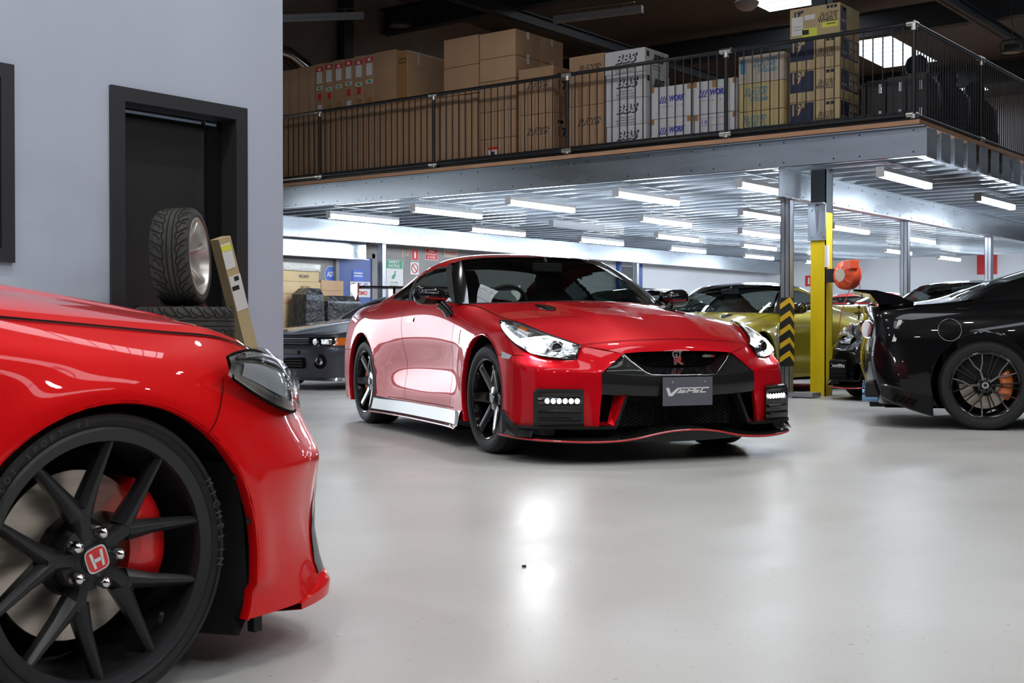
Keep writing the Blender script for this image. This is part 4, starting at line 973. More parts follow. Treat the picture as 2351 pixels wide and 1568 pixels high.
    if plate:
        pq = bpy.data.objects.new('front_plate', None); COL.objects.link(pq); pq.parent = root; pq.location = (2.378, -.01, .43)
        MB().box(-.002, .002, -.173, .173, -.086, .086).build('plate_panel', 'plate', pq, bevel=.001)
        for y in (-.107, .115): MB().disc((.002, y, .058), .0075, (1, 0, 0), .004, 12).build('plate_screw', 'chrome', pq)
        vspec(pq, .0028, .30, .052)
    # interior
    I = 'interior'
    MB().add([(.90, -.62, .93), (.90, .62, .93), (.45, .73, .975), (.35, .73, .90), (.35, -.73, .90), (.45, -.73, .975)], [(0, 1, 2, 5), (5, 2, 3, 4)]).build('dashboard', I, root, smooth=30)
    MB().box(.35, .9, -.74, .74, .45, .93).box(-1.6, .35, -.76, .76, .30, .36).box(-1.7, -1.3, -.72, .72, .36, .98).box(-1.6, .5, -.845, -.80, .36, .97).box(-1.6, .5, .80, .845, .36, .97).box(-.4, .4, -.09, .09, .36, .72).build('cabin_tub', I, root)
    for s in (-1, 1):
        b_ = [(-.52, .24, 1.27), (-.50, .25, 1.19)]
        rows = [(-.20, .25, .55), (-.30, .27, .75), (-.38, .265, .95), (-.42, .20, 1.06), (-.44, .13, 1.12), (-.47, .12, 1.22), (-.48, .09, 1.27)]
        mm = [[(x, s * .37 - w_, z), (x + .05, s * .37 - w_ * .8, z), (x + .035, s * .37, z), (x + .05, s * .37 + w_ * .8, z), (x, s * .37 + w_, z), (x - .09, s * .37 + w_ * .7, z - .02), (x - .09, s * .37 - w_ * .7, z - .02), (x, s * .37 - w_, z)] for x, w_, z in rows]
        MB().grid(mm).add([mm[-1][k] for k in range(7)], [tuple(range(7))]).build('seat_back', I, root, smooth=50)
        MB().box(-.25, .28, s * .37 - .25, s * .37 + .25, .36, .55).build('seat_cushion', I, root, bevel=.04)
    cs, sn = math.cos(R(68)), math.sin(R(68))
    ctr = Vector((.36, -.37, .955)); ring = [ctr + Vector((-.0 + math.sin(t) * .18 * cs * -1 * -1 * -.0 + math.sin(t) * .07, math.cos(t) * .18, math.sin(t) * .165)) for t in np.linspace(0, 2 * math.pi, 29)[:-1]]
    MB().tube(ring, .015, 8, closed=True).box(.34, .37, -.53, -.21, .945, .97).build('steering_wheel', I, root, smooth=60)
    MB().box(.30, .33, -.12, .12, 1.235, 1.30).tube([(.31, 0, 1.30), (.27, 0, 1.335)], .012, 8).build('rear_view_mirror', 'dark', root, bevel=.006)
    mir(MB().grid([[tuple(p * np.array([1, .97, 1]) - np.array([0, 0, .03])) for p in row[:30]] for row in Up[0:26:3]])).build('headliner', I, root)
    # rear end
    for s in (-1, 1):
        for (y, z, r) in ((.70, .80, .082), (.47, .80, .072)):
            xr = -2.27 if y > .6 else -2.315
            axv = Vector((-1, s * .75 if y > .6 else s * .1, 0)).normalized()
            MB().disc((xr + .0, s * y, z), r, axv, .02, 28, r * .94).build('tail_light_ring', 'chrome', root, smooth=30)
            MB().disc((xr - .008, s * y + s * .002, z), r * .86, axv, .026, 28, r * .80).build('tail_light', 'tail', root, smooth=30)
        MB().tube([(-2.05, s * .66, .25), (-2.33, s * .66, .26)], .06, 24, cap=False).build('exhaust_tip', 'blue_tip' if 'blue_tip' in M else 'chrome', root, smooth=60)
        MB().box(-2.31, -2.0, s * .66 - .11, s * .66 + .11, .24, .37).build('exhaust_shroud', 'dark', root, bevel=.02)
    MB().box(-2.27, -2.0, -.55, .55, .15, .30).build('rear_diffuser', 'dark', root, bevel=.01)
    if spats:
        for s in (-1, 1):
            def gp(x, z):
                dq = (X - x) ** 2 + (Z - z) ** 2; return G[np.unravel_index(np.argmin(dq), dq.shape)]
            mm = []
            for x, zt, zb in ((-1.78, .275, .10), (-1.85, .29, .12), (-1.95, .315, .15), (-2.05, .335, .185), (-2.13, .35, .22), (-2.18, .36, .25)):
                p = gp(x, zt); q2 = gp(x, max(zb, .2)); mm.append([(p[0], s * (p[1] + .002), zt), (p[0], s * (p[1] + .022), zt - .018), (q2[0], s * (q2[1] + .035), zb + .01), (q2[0], s * (q2[1] + .02), zb), (q2[0], s * (q2[1] - .15), zb)])
            MB().grid(mm).build('rear_spat', 'carbon', root, smooth=30)
            for k in range(4): MB().add([(-1.90 - .045 * k, s * .972, .235 + .012 * k), (-1.93 - .045 * k, s * .972, .245 + .012 * k), (-1.97 - .045 * k, s * .970, .195 + .012 * k), (-1.94 - .045 * k, s * .970, .185 + .012 * k)], [(0, 1, 2, 3)]).build('spat_vent', 'void', root, fixn=False)
            p = gp(-2.06, .80); MB().add([(-2.02, s * (gp(-2.02, .87)[1] + .004), .875), (-2.05, s * (gp(-2.05, .87)[1] + .004), .875), (-2.10, s * (gp(-2.10, .70)[1] + .004), .70), (-2.07, s * (gp(-2.07, .70)[1] + .004), .70)], [(0, 1, 2, 3)]).build('side_reflector', 'label_white', root, fixn=False)
        rg = []
        for t in np.linspace(0, 2 * math.pi, 41): x, z = -1.66 + .088 * math.cos(t), .795 + .088 * math.sin(t); dq = (X - x) ** 2 + (Z - z) ** 2; p = G[np.unravel_index(np.argmin(dq), dq.shape)]; rg.append((x, -(p[1] + .0005), z))
        MB().tube(rg, .0016, 4).build('fuel_flap_seam', 'lamp_body', root)
    if nismo:
        for s in (-1, 1):
            MB().prism([(-2.25, 1.20), (-2.02, 1.215), (-2.03, 1.10), (-2.08, 1.06), (-2.14, 1.10), (-2.25, 1.15)], 1, s * .80 - .008, s * .80 + .008).build('wing_end_plate', 'steel', root)
            MB().prism([(-2.20, 1.17), (-2.06, 1.175), (-2.06, 1.0), (-2.18, 1.0)], 1, s * .45 - .012, s * .45 + .012).build('wing_stand', 'gloss_trim', root)
        MB().prism([(-2.24, 1.195), (-2.14, 1.185), (-2.03, 1.19), (-2.03, 1.175), (-2.14, 1.165), (-2.24, 1.185)], 1, -.79, .79).build('rear_wing', 'carbon', root)
    else:
        sp_ = []
        for y in np.linspace(-.78, .78, 25):
            k = 1 - (abs(y) / .78) ** 6 * .3
            sp_.append([(-1.92, y, 1.015), (-2.05, y, 1.075 * 1), (-2.22, y, 1.105 + .02 * k), (-2.40, y, 1.12 + .012 * k), (-2.405, y, 1.108 + .01 * k), (-2.27, y, 1.09), (-2.20, y, 1.0)])
        m = MB().grid(sp_); m.add(sp_[0], [tuple(range(7))]); m.add(sp_[-1], [tuple(range(7))]); m.build('rear_spoiler', paint, root, smooth=35)
    for (x, y) in ((1.39, .80), (1.39, -.80), (-1.39, .80), (-1.39, -.80)):
        s = 1 if y > 0 else -1; wheels(root, (x, y, .355), s, x > 0)
    return root
def pillar_mat(p): return 'gloss_trim'
def vspec(parent, x, w_, h_, rot=None):
    """slanted block lettering built as flat polygons, reading along +y (facing +x)"""
    k = w_ / 300.
    def pg(pts): return pts
    L = [[(0, 60), (22, 60), (38, 20), (70, 60), (100, 60), (58, 22), (52, 8), (30, 8)]]
    L = []
    L.append([(0, 52), (22, 52), (34, 16), (80, 52), (132, 52), (128, 44), (92, 44), (44, 0), (18, 0)])
    def bar(x0, x1, y0, y1, sh=.75): return [(x0 + y0 * sh, y0), (x1 + y0 * sh, y0), (x1 + y1 * sh, y1), (x0 + y1 * sh, y1)]
    yb, ym, yt = 18, 32, 46
    # S
    ox = 62; L += [bar(ox, ox + 50, yb, yb + 8), bar(ox + 44, ox + 52, yb, ym + 2), bar(ox + 4, ox + 52, ym - 4, ym + 4), bar(ox + 4, ox + 12, ym, yt + 6), bar(ox + 4, ox + 56, yt - 1, yt + 7)]
    ox = 122; L += [bar(ox, ox + 11, yb, yt + 6), bar(ox, ox + 44, yt - 1, yt + 7), bar(ox + 36, ox + 44, ym, yt), bar(ox, ox + 44, ym - 4, ym + 4)]
    ox = 168; L += [bar(ox, ox + 11, yb, yt + 6), bar(ox, ox + 44, yt - 1, yt + 7), bar(ox, ox + 40, ym - 4, ym + 4), bar(ox, ox + 42, yb, yb + 8)]
    ox = 216; L += [bar(ox, ox + 11, yb, yt + 6), bar(ox, ox + 48, yt - 1, yt + 7), bar(ox, ox + 46, yb, yb + 8)]
    m = MB()
    for pl_ in L:
        m.add([(x, (u - 152) * k, (v - 28) * h_ / 54.) for u, v in pl_], [tuple(range(len(pl_)))])
    return m.build('lettering', 'white', parent, fixn=False)
M['blue_tip'] = P('heat_blued_titanium', (.25, .45, .75), .15, 1)
# ---------------- the three large coupes ----------------
def wl_red(root, loc, s, fr):
    CAL['a'] = (math.pi if s < 0 else 0) if fr is False else (math.pi if s < 0 else 0)
    CAL['a'] = math.pi if (s < 0) == fr else 0
    w_ = wheel(root, loc, st_six, s, W=.265, mats=('wheel_black', 'rubber', 'cal_orange'), spin=0, steer=0, nuts=False)
    if s < 0:
        text('NISMO', .03, 'white', w_, pol(R(0), .165, .265 / 2 - .026), (R(90), 0, 0), 'wheel_lettering', w=.085)
        o = [q for q in w_.children if q.name.startswith('wheel_lettering')][0]; o.rotation_euler = (R(90), R(-65), math.pi)
        o.location = pol(R(115), .165, .265 / 2 - .022)
    return w_
car = gtr('sports_coupe', (-5.8605, 7.8462, 0), R(-29.42), 'red', 'red sports coupe with lit headlights and a grey front plate in the middle', wheels=wl_red, plate=True)
def wl_ten(root, loc, s, fr):
    CAL['a'] = math.pi if (s < 0) == (not fr) else 0
    if s < 0: CAL['a'] = math.pi if not fr else 0
    SPIN[0] = R(0)
    w_ = wheel(root, loc, st_ten, s, W=.285 if not fr else .255, mats=('wheel_black', 'rubber', 'cal_orange'), spin=0, steer=0)
    MB().lathe([(.016, .004), (.024, .004), (.024, 0)], 24).build('centre_badge', 'chrome', w_, loc=(0, .285 / 2 - .040, 0))
    return w_
def wl_plain(root, loc, s, fr):
    CAL['a'] = 0; return wheel(root, loc, st_six, s, W=.265, mats=('wheel_black', 'rubber', None), n_lathe=40, nuts=False)
gtr('sports_coupe', (-2.16, 11.55, 0), R(22), 'black', 'black sports coupe cut off at the right edge, seen from its rear flank', wheels=wl_ten, nismo=False, lit=False, spats=True)
gtr('sports_coupe', (-7.55, 14.66, 0), R(-90), 'yellow', 'olive gold sports coupe with black roof parked behind the hazard column and yellow post', wheels=wl_plain, nismo=False, roofmat='black', wide=.03, lights=False, lit=False)
gtr('sports_coupe', (-4.95, 15.62, 0), R(-90), 'black', 'black car parked under the mezzanine, hidden mostly behind the nearer black coupe tail', wheels=wl_plain, nismo=False, lit=False)
gtr('sports_coupe', (-8.05, 20.5, 0), R(90), 'red', 'red car with a tall black rear wing parked far back under the mezzanine', wheels=wl_plain, nismo=True, lights=False, lit=False)
gtr('sports_coupe', (-9.9, 15.7, 0), R(-90), 'black', 'dark car whose roof shows through the windscreen of the red coupe', wheels=wl_plain, nismo=False, lights=False, lit=False)
# ---------------- foreground hatchback ----------------
CB = [
 [(.90,0,.14),(.90,0,.25),(.915,0,.36),(.93,0,.47),(.925,0,.50),(.90,0,.57),(.88,0,.64),(.84,0,.70),(.78,0,.745)],
 [(.885,.35,.14),(.885,.35,.25),(.90,.35,.36),(.918,.35,.47),(.913,.35,.50),(.885,.35,.57),(.865,.35,.64),(.82,.34,.70),(.76,.33,.75)],
 [(.85,.60,.14),(.84,.58,.25),(.855,.58,.36),(.885,.585,.47),(.878,.58,.50),(.84,.575,.57),(.82,.57,.64),(.77,.55,.705),(.70,.53,.762)],
 [(.83,.74,.14),(.79,.735,.25),(.79,.735,.36),(.815,.745,.465),(.808,.74,.495),(.765,.73,.56),(.74,.715,.63),(.70,.685,.71),(.62,.645,.775)],
 [(.72,.85,.13),(.67,.825,.25),(.66,.82,.36),(.685,.835,.46),(.68,.832,.49),(.65,.81,.56),(.63,.79,.64),(.58,.75,.73),(.50,.705,.80)],
 [(.55,.91,.13),(.52,.90,.25),(.52,.90,.36),(.54,.905,.46),(.535,.903,.49),(.52,.885,.56),(.50,.862,.65),(.45,.815,.755),(.39,.745,.822)],
 [(.40,.938,.13),(.39,.935,.25),(.385,.935,.36),(.375,.937,.46),(.37,.937,.49),(.35,.932,.58),(.33,.912,.67),(.30,.865,.762),(.25,.775,.826)],
 [(.2,.945,.13),(.2,.945,.25),(.2,.945,.36),(.2,.945,.47),(.2,.945,.52),(.2,.942,.60),(.19,.932,.70),(.15,.885,.775),(.10,.79,.836)],
 [(0,.948,.13),(0,.948,.25),(0,.948,.36),(0,.948,.48),(0,.948,.54),(0,.947,.64),(0,.935,.74),(-.02,.885,.79),(-.04,.80,.846)],
 [(-.25,.945,.13),(-.25,.945,.25),(-.25,.945,.36),(-.25,.94,.48),(-.25,.94,.54),(-.25,.935,.64),(-.25,.92,.72),(-.25,.88,.805),(-.25,.81,.862)],
 [(-.55,.92,.16),(-.55,.915,.25),(-.55,.91,.36),(-.55,.905,.48),(-.55,.905,.54),(-.55,.905,.64),(-.55,.90,.75),(-.55,.875,.84),(-.55,.82,.90)],
 [(-1.0,.90,.16),(-1.0,.895,.25),(-1.0,.88,.36),(-1.0,.88,.48),(-1.0,.885,.54),(-1.0,.895,.66),(-1.0,.895,.78),(-1.0,.87,.90),(-1.0,.82,.96)],
 [(-1.7,.90,.16),(-1.7,.895,.25),(-1.7,.88,.36),(-1.7,.88,.48),(-1.7,.885,.54),(-1.7,.895,.68),(-1.7,.90,.80),(-1.7,.875,.93),(-1.7,.82,.99)],
 [(-2.3,.93,.16),(-2.3,.93,.25),(-2.3,.925,.36),(-2.3,.925,.48),(-2.3,.925,.56),(-2.3,.925,.70),(-2.3,.91,.82),(-2.3,.87,.95),(-2.3,.80,1.02)],
 [(-2.74,.948,.16),(-2.74,.948,.25),(-2.74,.948,.36),(-2.74,.948,.48),(-2.74,.948,.58),(-2.74,.94,.72),(-2.74,.91,.84),(-2.74,.85,.97),(-2.74,.77,1.04)],
 [(-3.2,.93,.2),(-3.2,.93,.28),(-3.22,.93,.38),(-3.23,.92,.50),(-3.23,.92,.58),(-3.22,.91,.72),(-3.22,.88,.85),(-3.2,.81,.98),(-3.2,.73,1.04)],
 [(-3.5,.82,.2),(-3.52,.83,.28),(-3.55,.83,.38),(-3.56,.82,.50),(-3.56,.81,.58),(-3.54,.80,.72),(-3.52,.77,.85),(-3.48,.72,.98),(-3.45,.66,1.03)],
 [(-3.6,.45,.2),(-3.62,.45,.28),(-3.65,.45,.38),(-3.66,.45,.50),(-3.66,.45,.58),(-3.64,.45,.72),(-3.62,.45,.85),(-3.58,.42,.98),(-3.55,.4,1.03)],
 [(-3.62,0,.2),(-3.64,0,.28),(-3.67,0,.38),(-3.68,0,.50),(-3.68,0,.58),(-3.66,0,.72),(-3.64,0,.85),(-3.6,0,.98),(-3.57,0,1.03)],
]
def civic():
    root = empty('hatchback_car', (-3.235, 1.59, 0), R(90), label='bright red hatchback with satin black wheel, closest to the camera at left', cat='car')
    G = bsp(CB, 330, 96)
    for cx, cz in ((.015, .272), (-2.74, .30)):
        d = np.hypot(G[..., 0] - cx, G[..., 2] - cz); G[..., 1] += .014 * np.exp(-((d - .40) / .055) ** 2) * (G[..., 1] > .85) * (G[..., 2] > .2)
    G, i1 = arch_snap(G, .015, .272, .392); G, i2 = arch_snap(G, -2.74, .30, .385); ins = i1 | i2
    a, b = G.shape[:2]; NM = normals(G); NM *= 1 if NM[150, 45, 1] > 0 else -1
    def cls(i, j):
        if ins[i, j] and ins[i + 1, j] and ins[i + 1, j + 1] and ins[i, j + 1]: return None
        x, y, z = G[i, j]
        xs_ = .285 + (z - .59) * .35
        if z < .705 + max(0, x - .6) * .3 and x > max(.2, xs_): return 'front_bumper'
        if x > .62 and z < .742: return 'front_bumper'
        if x > -.72: return 'front_fender'
        if x > -1.75: return 'front_door'
        if x > -2.45: return 'rear_door'
        return 'rear_quarter'
    C = [[cls(i, j) for j in range(b - 1)] for i in range(a - 1)]
    mir(sub(G, lambda i, j: C[i][j] == 'front_bumper')).build('front_bumper', 'red_civic', root, smooth=60)
    for s in (1, -1):
        for part in ('front_fender', 'front_door', 'rear_door', 'rear_quarter'):
            m = sub(G, lambda i, j: C[i][j] == part); m.v = [(x, s * y, z) for x, y, z in m.v]; m.build(part, 'red_civic', root, smooth=60)
    def at(x, z):
        d = (G[..., 0] - x) ** 2 + (G[..., 2] - z) ** 2; k = np.unravel_index(np.argmin(d), d.shape); return G[k], NM[k]
    sm = MB()
    pl_ = crv([(.245, .575), (.30, .62), (.335, .68), (.345, .70)], 14); q = [at(*p) for p in pl_]; Q_ = np.array([np.array([p[0], q_[0][1], p[1]]) for p, q_ in zip(pl_[:, :2], q)])
    for _ in range(4): Q_[1:-1] = (Q_[:-2] + 2 * Q_[1:-1] + Q_[2:]) / 4
    ribbon(sm, Q_, [p[1] for p in q], w=.0014, off=.003)
    k1 = [i for i in range(a) if -.72 < G[i, b - 1, 0] < .60]; ribbon(sm, [G[i, b - 3] for i in k1], [NM[i, b - 3] for i in k1], w=.004, off=.0035)
    for x0 in (-.72, -1.75): q = [at(x0, z) for z in np.linspace(.2, .95, 16)]; ribbon(sm, [p[0] for p in q], [p[1] for p in q], w=.002, off=.002)
    mir(sm).build('panel_seam', 'void', root, fixn=False)
    # arch lips, liners
    lp = MB(); li = MB()
    for cx, cz, Rv in ((.015, .272, .392), (-2.74, .30, .385)):
        D = np.hypot(G[..., 0] - cx, G[..., 2] - cz); ring = {}
        for i in range(a):
            for j in range(b):
                if abs(D[i, j] - Rv) < .001 and G[i, j, 1] > .7: ring[round(math.atan2(G[i, j, 2] - cz, G[i, j, 0] - cx), 4)] = G[i, j, 1]
        ks = sorted(ring); th = np.linspace(-.38, math.pi + .38, 90); ys = np.interp(th, ks, [ring[k] for k in ks])
        arc = lambda r, dy: [(cx + r * math.cos(t), y + dy, cz + r * math.sin(t)) for t, y in zip(th, ys)]
        lp = MB(); li = MB(); lp.grid([list(r) for r in zip(*[arc(Rv, 0), arc(Rv - .005, .001), arc(Rv - .008, -.006), arc(Rv - .004, -.03)])])
        li.grid([list(r) for r in zip(*[arc(Rv - .002, -.03), arc(Rv + .02, -.08), [(p[0], .58, p[2]) for p in arc(Rv + .02, 0)], [(cx, .58, cz)] * 90])])
        for s in (1, -1):
            for q_, nm_, mt_ in ((lp, 'arch_lip', 'red_civic'), (li, 'wheel_arch_liner', 'blackmat')):
                z_ = MB(); z_.v = [(x, s * y, z) for x, y, z in q_.v]; z_.f = q_.f; z_.build(nm_, mt_, root, smooth=60, fixn=False)
    # liner flap hanging ahead of the wheel, clips
    for s in (1, -1):
        MB().grid([[(.385 + .03 * t, s * .90, z), (.33 + .05 * t, s * .75, z), (.34, s * .6, z)] for z, t in ((.50, -.6), (.35, .3), (.2, .7), (.12, .5), (.085, -.2))]).build('liner_flap', 'blackmat', root, smooth=50)
        for z, x in ((.47, .345), (.36, .385)): MB().disc((x, s * .925, z), .008, (0, s, 0), .006, 10).build('liner_clip', 'dark', root)
        MB().box(.45, .475, s * .86 - .012, s * .86 + .012, .075, .13).build('undertray_clip', 'dark', root)
    # hood: between seam, nose and cowl
    edge = np.array([G[i, b - 1] for i in range(a) if G[i, b - 1, 0] > -.62]); d_ = np.concatenate([[0], np.cumsum(np.linalg.norm(np.diff(edge, axis=0), axis=1))]); ksp = int(np.argmin(abs(edge[:, 1] - .60) + (edge[:, 0] < .55)))
    fr_ = edge[:ksp + 1]; sd = edge[ksp:]
    def rs(c, n): L = np.concatenate([[0], np.cumsum(np.linalg.norm(np.diff(c, axis=0), axis=1))]); return np.array([[np.interp(t * L[-1], L, c[:, k]) for k in range(3)] for t in np.linspace(0, 1, n)])
    nh, nw = 60, 40; fr_ = rs(fr_, nw); sd = rs(sd, nh); cen = crv([(.78, 0, .745), (.6, 0, .80), (.3, 0, .865), (-.1, 0, .93), (-.5, 0, .985)], nh); bk = crv([(-.5, 0, .985), (-.5, .35, .98), (-.56, .65, .96), tuple(sd[-1])], nw)
    H = np.zeros((nh, nw, 3))
    for i in range(nh):
        t = i / (nh - 1)
        for j in range(nw):
            u = j / (nw - 1); p = cen[i] * (1 - u) + sd[i] * u + (fr_[j] - (cen[0] * (1 - u) + sd[0] * u)) * (1 - t) + (bk[j] - (cen[-1] * (1 - u) + sd[-1] * u)) * t
            p = p.copy(); p[2] += .030 * math.sin(math.pi * min(1, u)) ** .8 * math.sin(math.pi * min(1, t * 1.0)) ** .6 + .022 * (1 / (1 + math.exp((abs(p[1]) - .52) / .012))) * min(1, t * 4) * .6 * (abs(p[1]) > 0)
            H[i, j] = p
    m = MB().grid(H.tolist()); m.grid((H * np.array([1, -1, 1])).tolist()); m.build('hood', 'red_civic', root, smooth=70, merge=True)
    # headlights
    up = crv([(.325, .918, .748), (.40, .885, .762), (.50, .82, .760), (.60, .745, .742), (.70, .65, .728), (.78, .54, .715)], 30); lo = crv([(.318, .928, .705), (.38, .915, .672), (.47, .895, .632), (.58, .855, .598), (.68, .775, .594), (.80, .60, .61)], 30)
    nr = np.array([.62, .62, .48]); HG = np.array([[up[i] * (1 - t) + lo[i] * t + nr * (.006 + .022 * math.sin(math.pi * t) * min(1, .4 + i / 10)) for t in np.linspace(0, 1, 14)] for i in range(30)])
    for s in (1, -1):
        F_ = np.array([1, s, 1])
        MB().grid((HG * F_).tolist()).build('headlight_housing', 'steel', root, smooth=70)
        MB().grid([[tuple((p + nr * .004) * F_) for p in r[1:5]] for r in HG[1:29]]).build('chrome_brow', 'lamp_chrome', root, smooth=70)
        MB().grid([[tuple((p + nr * .005) * F_) for p in r[6:12]] for r in HG[2:17]]).build('side_reflector', 'lamp_body', root, smooth=70)
        MB().grid([[tuple((p + nr * .004) * F_) for p in r[3:12]] for r in HG[20:29]]).build('lamp_reflector', 'lamp_chrome', root, smooth=70)
        MB().tube([tuple((p + nr * .012) * F_) for p in [HG[i, 3] for i in range(2, 20)] + [HG[20, k] for k in range(4, 12)]], .006, 8).build('light_guide', 'lamp_chrome', root, smooth=60)
        for c in (18, 23): MB().disc(tuple((HG[c, 7] + nr * .008) * F_), .03, (.8, .5 * s, .1), .012, 20, .024).build('projector_lens', 'lens', root)
        MB().grid(((HG + nr * .016) * F_).tolist()).build('headlight_lens', 'lens', root, smooth=70)
        MB().tube([tuple(p * F_) for p in list(HG[:, 0]) + list(HG[-1, 1:]) + list(HG[::-1, -1])[:-1]], .004, 6, closed=True).build('headlight_seal', 'void', root)
        # black corner vent blade and red lip
        MB().grid([[tuple((at(xa + (xb_ - xa) * t, z)[0] + at(xa + (xb_ - xa) * t, z)[1] * .004) * np.array([1, s, 1])) for t in (0, .33, .66, 1)] for z, xa, xb_ in ((.43, .80, .803), (.36, .745, .79), (.28, .705, .785), (.21, .685, .785), (.175, .70, .79))]).build('corner_vent_blade', 'grey_trim', root, smooth=50)
        lipp = crv([(.58, .90, .118), (.69, .862, .12), (.775, .79, .125), (.84, .66, .13), (.89, .40, .13), (.91, 0, .13)], 30)
        mm = []
        for k, p in enumerate(lipp):
            g_ = min(1, k / 7)
            mm.append([(p[0] - .03, s * (p[1] - .02), p[2] + .012 + .05 * g_), (p[0] + .0 * g_, s * (p[1] + .004), p[2] + .010 + .042 * g_), (p[0] + .014 * g_, s * (p[1] + .010 * g_), p[2] + .015 + .012 * g_), (p[0] + .012 * g_, s * (p[1] + .006 * g_), p[2] - .006), (p[0] - .06, s * (p[1] - .06), p[2] - .01)])
        MB().grid(mm).build('front_lip', 'red_civic', root, smooth=70)
    # cabin
    U = [[(-.5,0,.985),(-.5,.35,.98),(-.56,.65,.962),(-.62,.79,.95)],[(-1.1,0,1.24),(-1.1,.3,1.235),(-1.08,.55,1.21),(-1.06,.66,1.17)],[(-1.45,0,1.40),(-1.45,.3,1.395),(-1.45,.5,1.37),(-1.45,.62,1.33)],[(-2.0,0,1.41),(-2.0,.3,1.405),(-2.0,.5,1.385),(-2.0,.62,1.34)],[(-2.7,0,1.36),(-2.7,.3,1.355),(-2.7,.5,1.33),(-2.7,.62,1.28)],[(-3.2,0,1.18),(-3.2,.3,1.175),(-3.2,.5,1.15),(-3.15,.62,1.12)],[(-3.57,0,1.03),(-3.57,.3,1.03),(-3.5,.5,1.03),(-3.45,.65,1.03)]]
    Ug = bsp(U, 60, 20)
    wsm = lambda i, j: Ug[i, j, 0] > -1.4; rg = lambda i, j: Ug[i, j, 0] < -2.85 and j < 15
    mir(sub(Ug, lambda i, j: wsm(i, j) and j < 17)).build('windscreen', 'glass_dark', root, smooth=60, merge=True)
    mir(sub(Ug, lambda i, j: wsm(i, j) and j >= 17)).build('windscreen_pillar', 'red_civic', root, smooth=60)
    mir(sub(Ug, rg)).build('rear_window', 'glass_dark', root, smooth=60, merge=True)
    mir(sub(Ug, lambda i, j: not wsm(i, j) and not rg(i, j))).build('roof', 'red_civic', root, smooth=60, merge=True)
    ra = Ug[:, -1]; be = np.array([G[i, b - 1] for i in range(a) if G[i, b - 1, 1] > .62 and G[i, b - 1, 0] < -.6])
    ax_ = lambda c, x: (lambda o_: np.array([x, np.interp(x, c[o_, 0], c[o_, 1]), np.interp(x, c[o_, 0], c[o_, 2])]))(np.argsort(c[:, 0]))
    for s in (1, -1): MB().grid([[tuple((ax_(be, x) * (1 - t) + ax_(ra, x) * t) * np.array([1, s, 1])) for t in (0, .5, 1)] for x in np.linspace(-.62, -3.4, 40)]).build('side_window', 'glass_dark', root, smooth=60)
    MB().box(-3.3, -.6, -.8, .8, .18, .9).build('cabin_tub', 'interior', root); MB().box(-3.4, .75, -.62, .62, .12, .18).build('underbody', 'void', root); MB().box(-.5, .6, -.56, .56, .3, .6).build('engine_bay', 'void', root)
    for (x, y) in ((0, .925), (0, -.925), (-2.735, .925), (-2.735, -.925)):
        s = 1 if y > 0 else -1; CAL['a'] = R(165) if s < 0 else R(15)
        if x < -1: CAL['a'] = math.pi - CAL['a']
        w_ = wheel(root, (x, y - s * .132, .322), lambda wh, Rr, h, mt: st_y(wh, Rr, h, mt, spread=.37, w=.0135, hub=.050), s, Rt=.324, Rr=.281, W=.265, mats=('wheel_matte', 'rubber', 'cal_red'), spin=R(-3), n_lathe=120, nuts=2, disc=.185, lipw=.012)
        b_ = MB(); hf = .265 / 2 - .039
        rr = lambda k, e: [(k * math.copysign(abs(math.cos(t)) ** e, math.cos(t)), k * math.copysign(abs(math.sin(t)) ** e, math.sin(t))) for t in np.linspace(0, 2 * math.pi, 33)[:-1]]
        bd = bpy.data.objects.new('centre_badge', None); COL.objects.link(bd); bd.parent = w_; bd.location = (0, hf, 0); bd.rotation_euler = (0, R(-18) * s, 0)
        # third level meshes are joined into flat rings and letter directly under the wheel
        for k, mt, nm, yo in ((.0275, 'chrome', 'badge_rim', .0), (.0245, 'cal_red', 'badge_field', .0015)):
            MB().prism(rr(k, .5), 1, yo, yo + .003).build(nm, mt, w_, loc=(0, hf, 0), rot=(0, R(-18) * s, 0))
        MB().add([(-.017, .0055, .018), (-.010, .0055, .018), (-.007, .0055, -.018), (-.013, .0055, -.018)], [(0, 1, 2, 3)]).add([(.017, .0055, .018), (.010, .0055, .018), (.007, .0055, -.018), (.013, .0055, -.018)], [(0, 1, 2, 3)]).add([(-.010, .0055, .003), (.010, .0055, .003), (.009, .0055, -.005), (-.009, .0055, -.005)], [(0, 1, 2, 3)]).build('badge_letter', 'chrome', w_, loc=(0, hf, 0), rot=(0, R(-18) * s, 0))
        bpy.data.objects.remove(bd)
        if s < 0 and x > -1:
            def arctext(t, a0, da, r, size, mat='tyre_text'):
                vs = MB()
                for k, chh in enumerate(t):
                    if chh == ' ': continue
                    cu = bpy.data.curves.new('t', 'FONT'); cu.body = chh; cu.size = size; cu.align_x = 'CENTER'; cu.align_y = 'CENTER'; cu.resolution_u = 2; ob = bpy.data.objects.new('t', cu); me = bpy.data.meshes.new_from_object(ob)
                    an = a0 + da * k; T = Matrix.Rotation(an, 4, 'Y') @ Matrix.Translation((0, .265 / 2 + .006, r)) @ Matrix.Rotation(R(90), 4, 'X') @ Matrix.Scale(-1, 4, (1, 0, 0))
                    vs.add([T @ v.co for v in me.vertices], [tuple(p.vertices) for p in me.polygons]); bpy.data.objects.remove(ob); bpy.data.curves.remove(cu)
                return vs.build('tyre_lettering', mat, w_, fixn=False)
            arctext('MICHELIN', R(-62), R(-5.2), .301, .026); arctext('PILOT SPORT 4S', R(62), R(-4.0), .301, .02)
            MB().tube([pol(R(225), .235, .09), pol(R(222), .215, .105)], .005, 8).build('valve_stem', 'chrome', w_)
    return root
M['tyre_text'] = P('moulded_tyre_letters', (.055, .055, .057), .5)
civic()
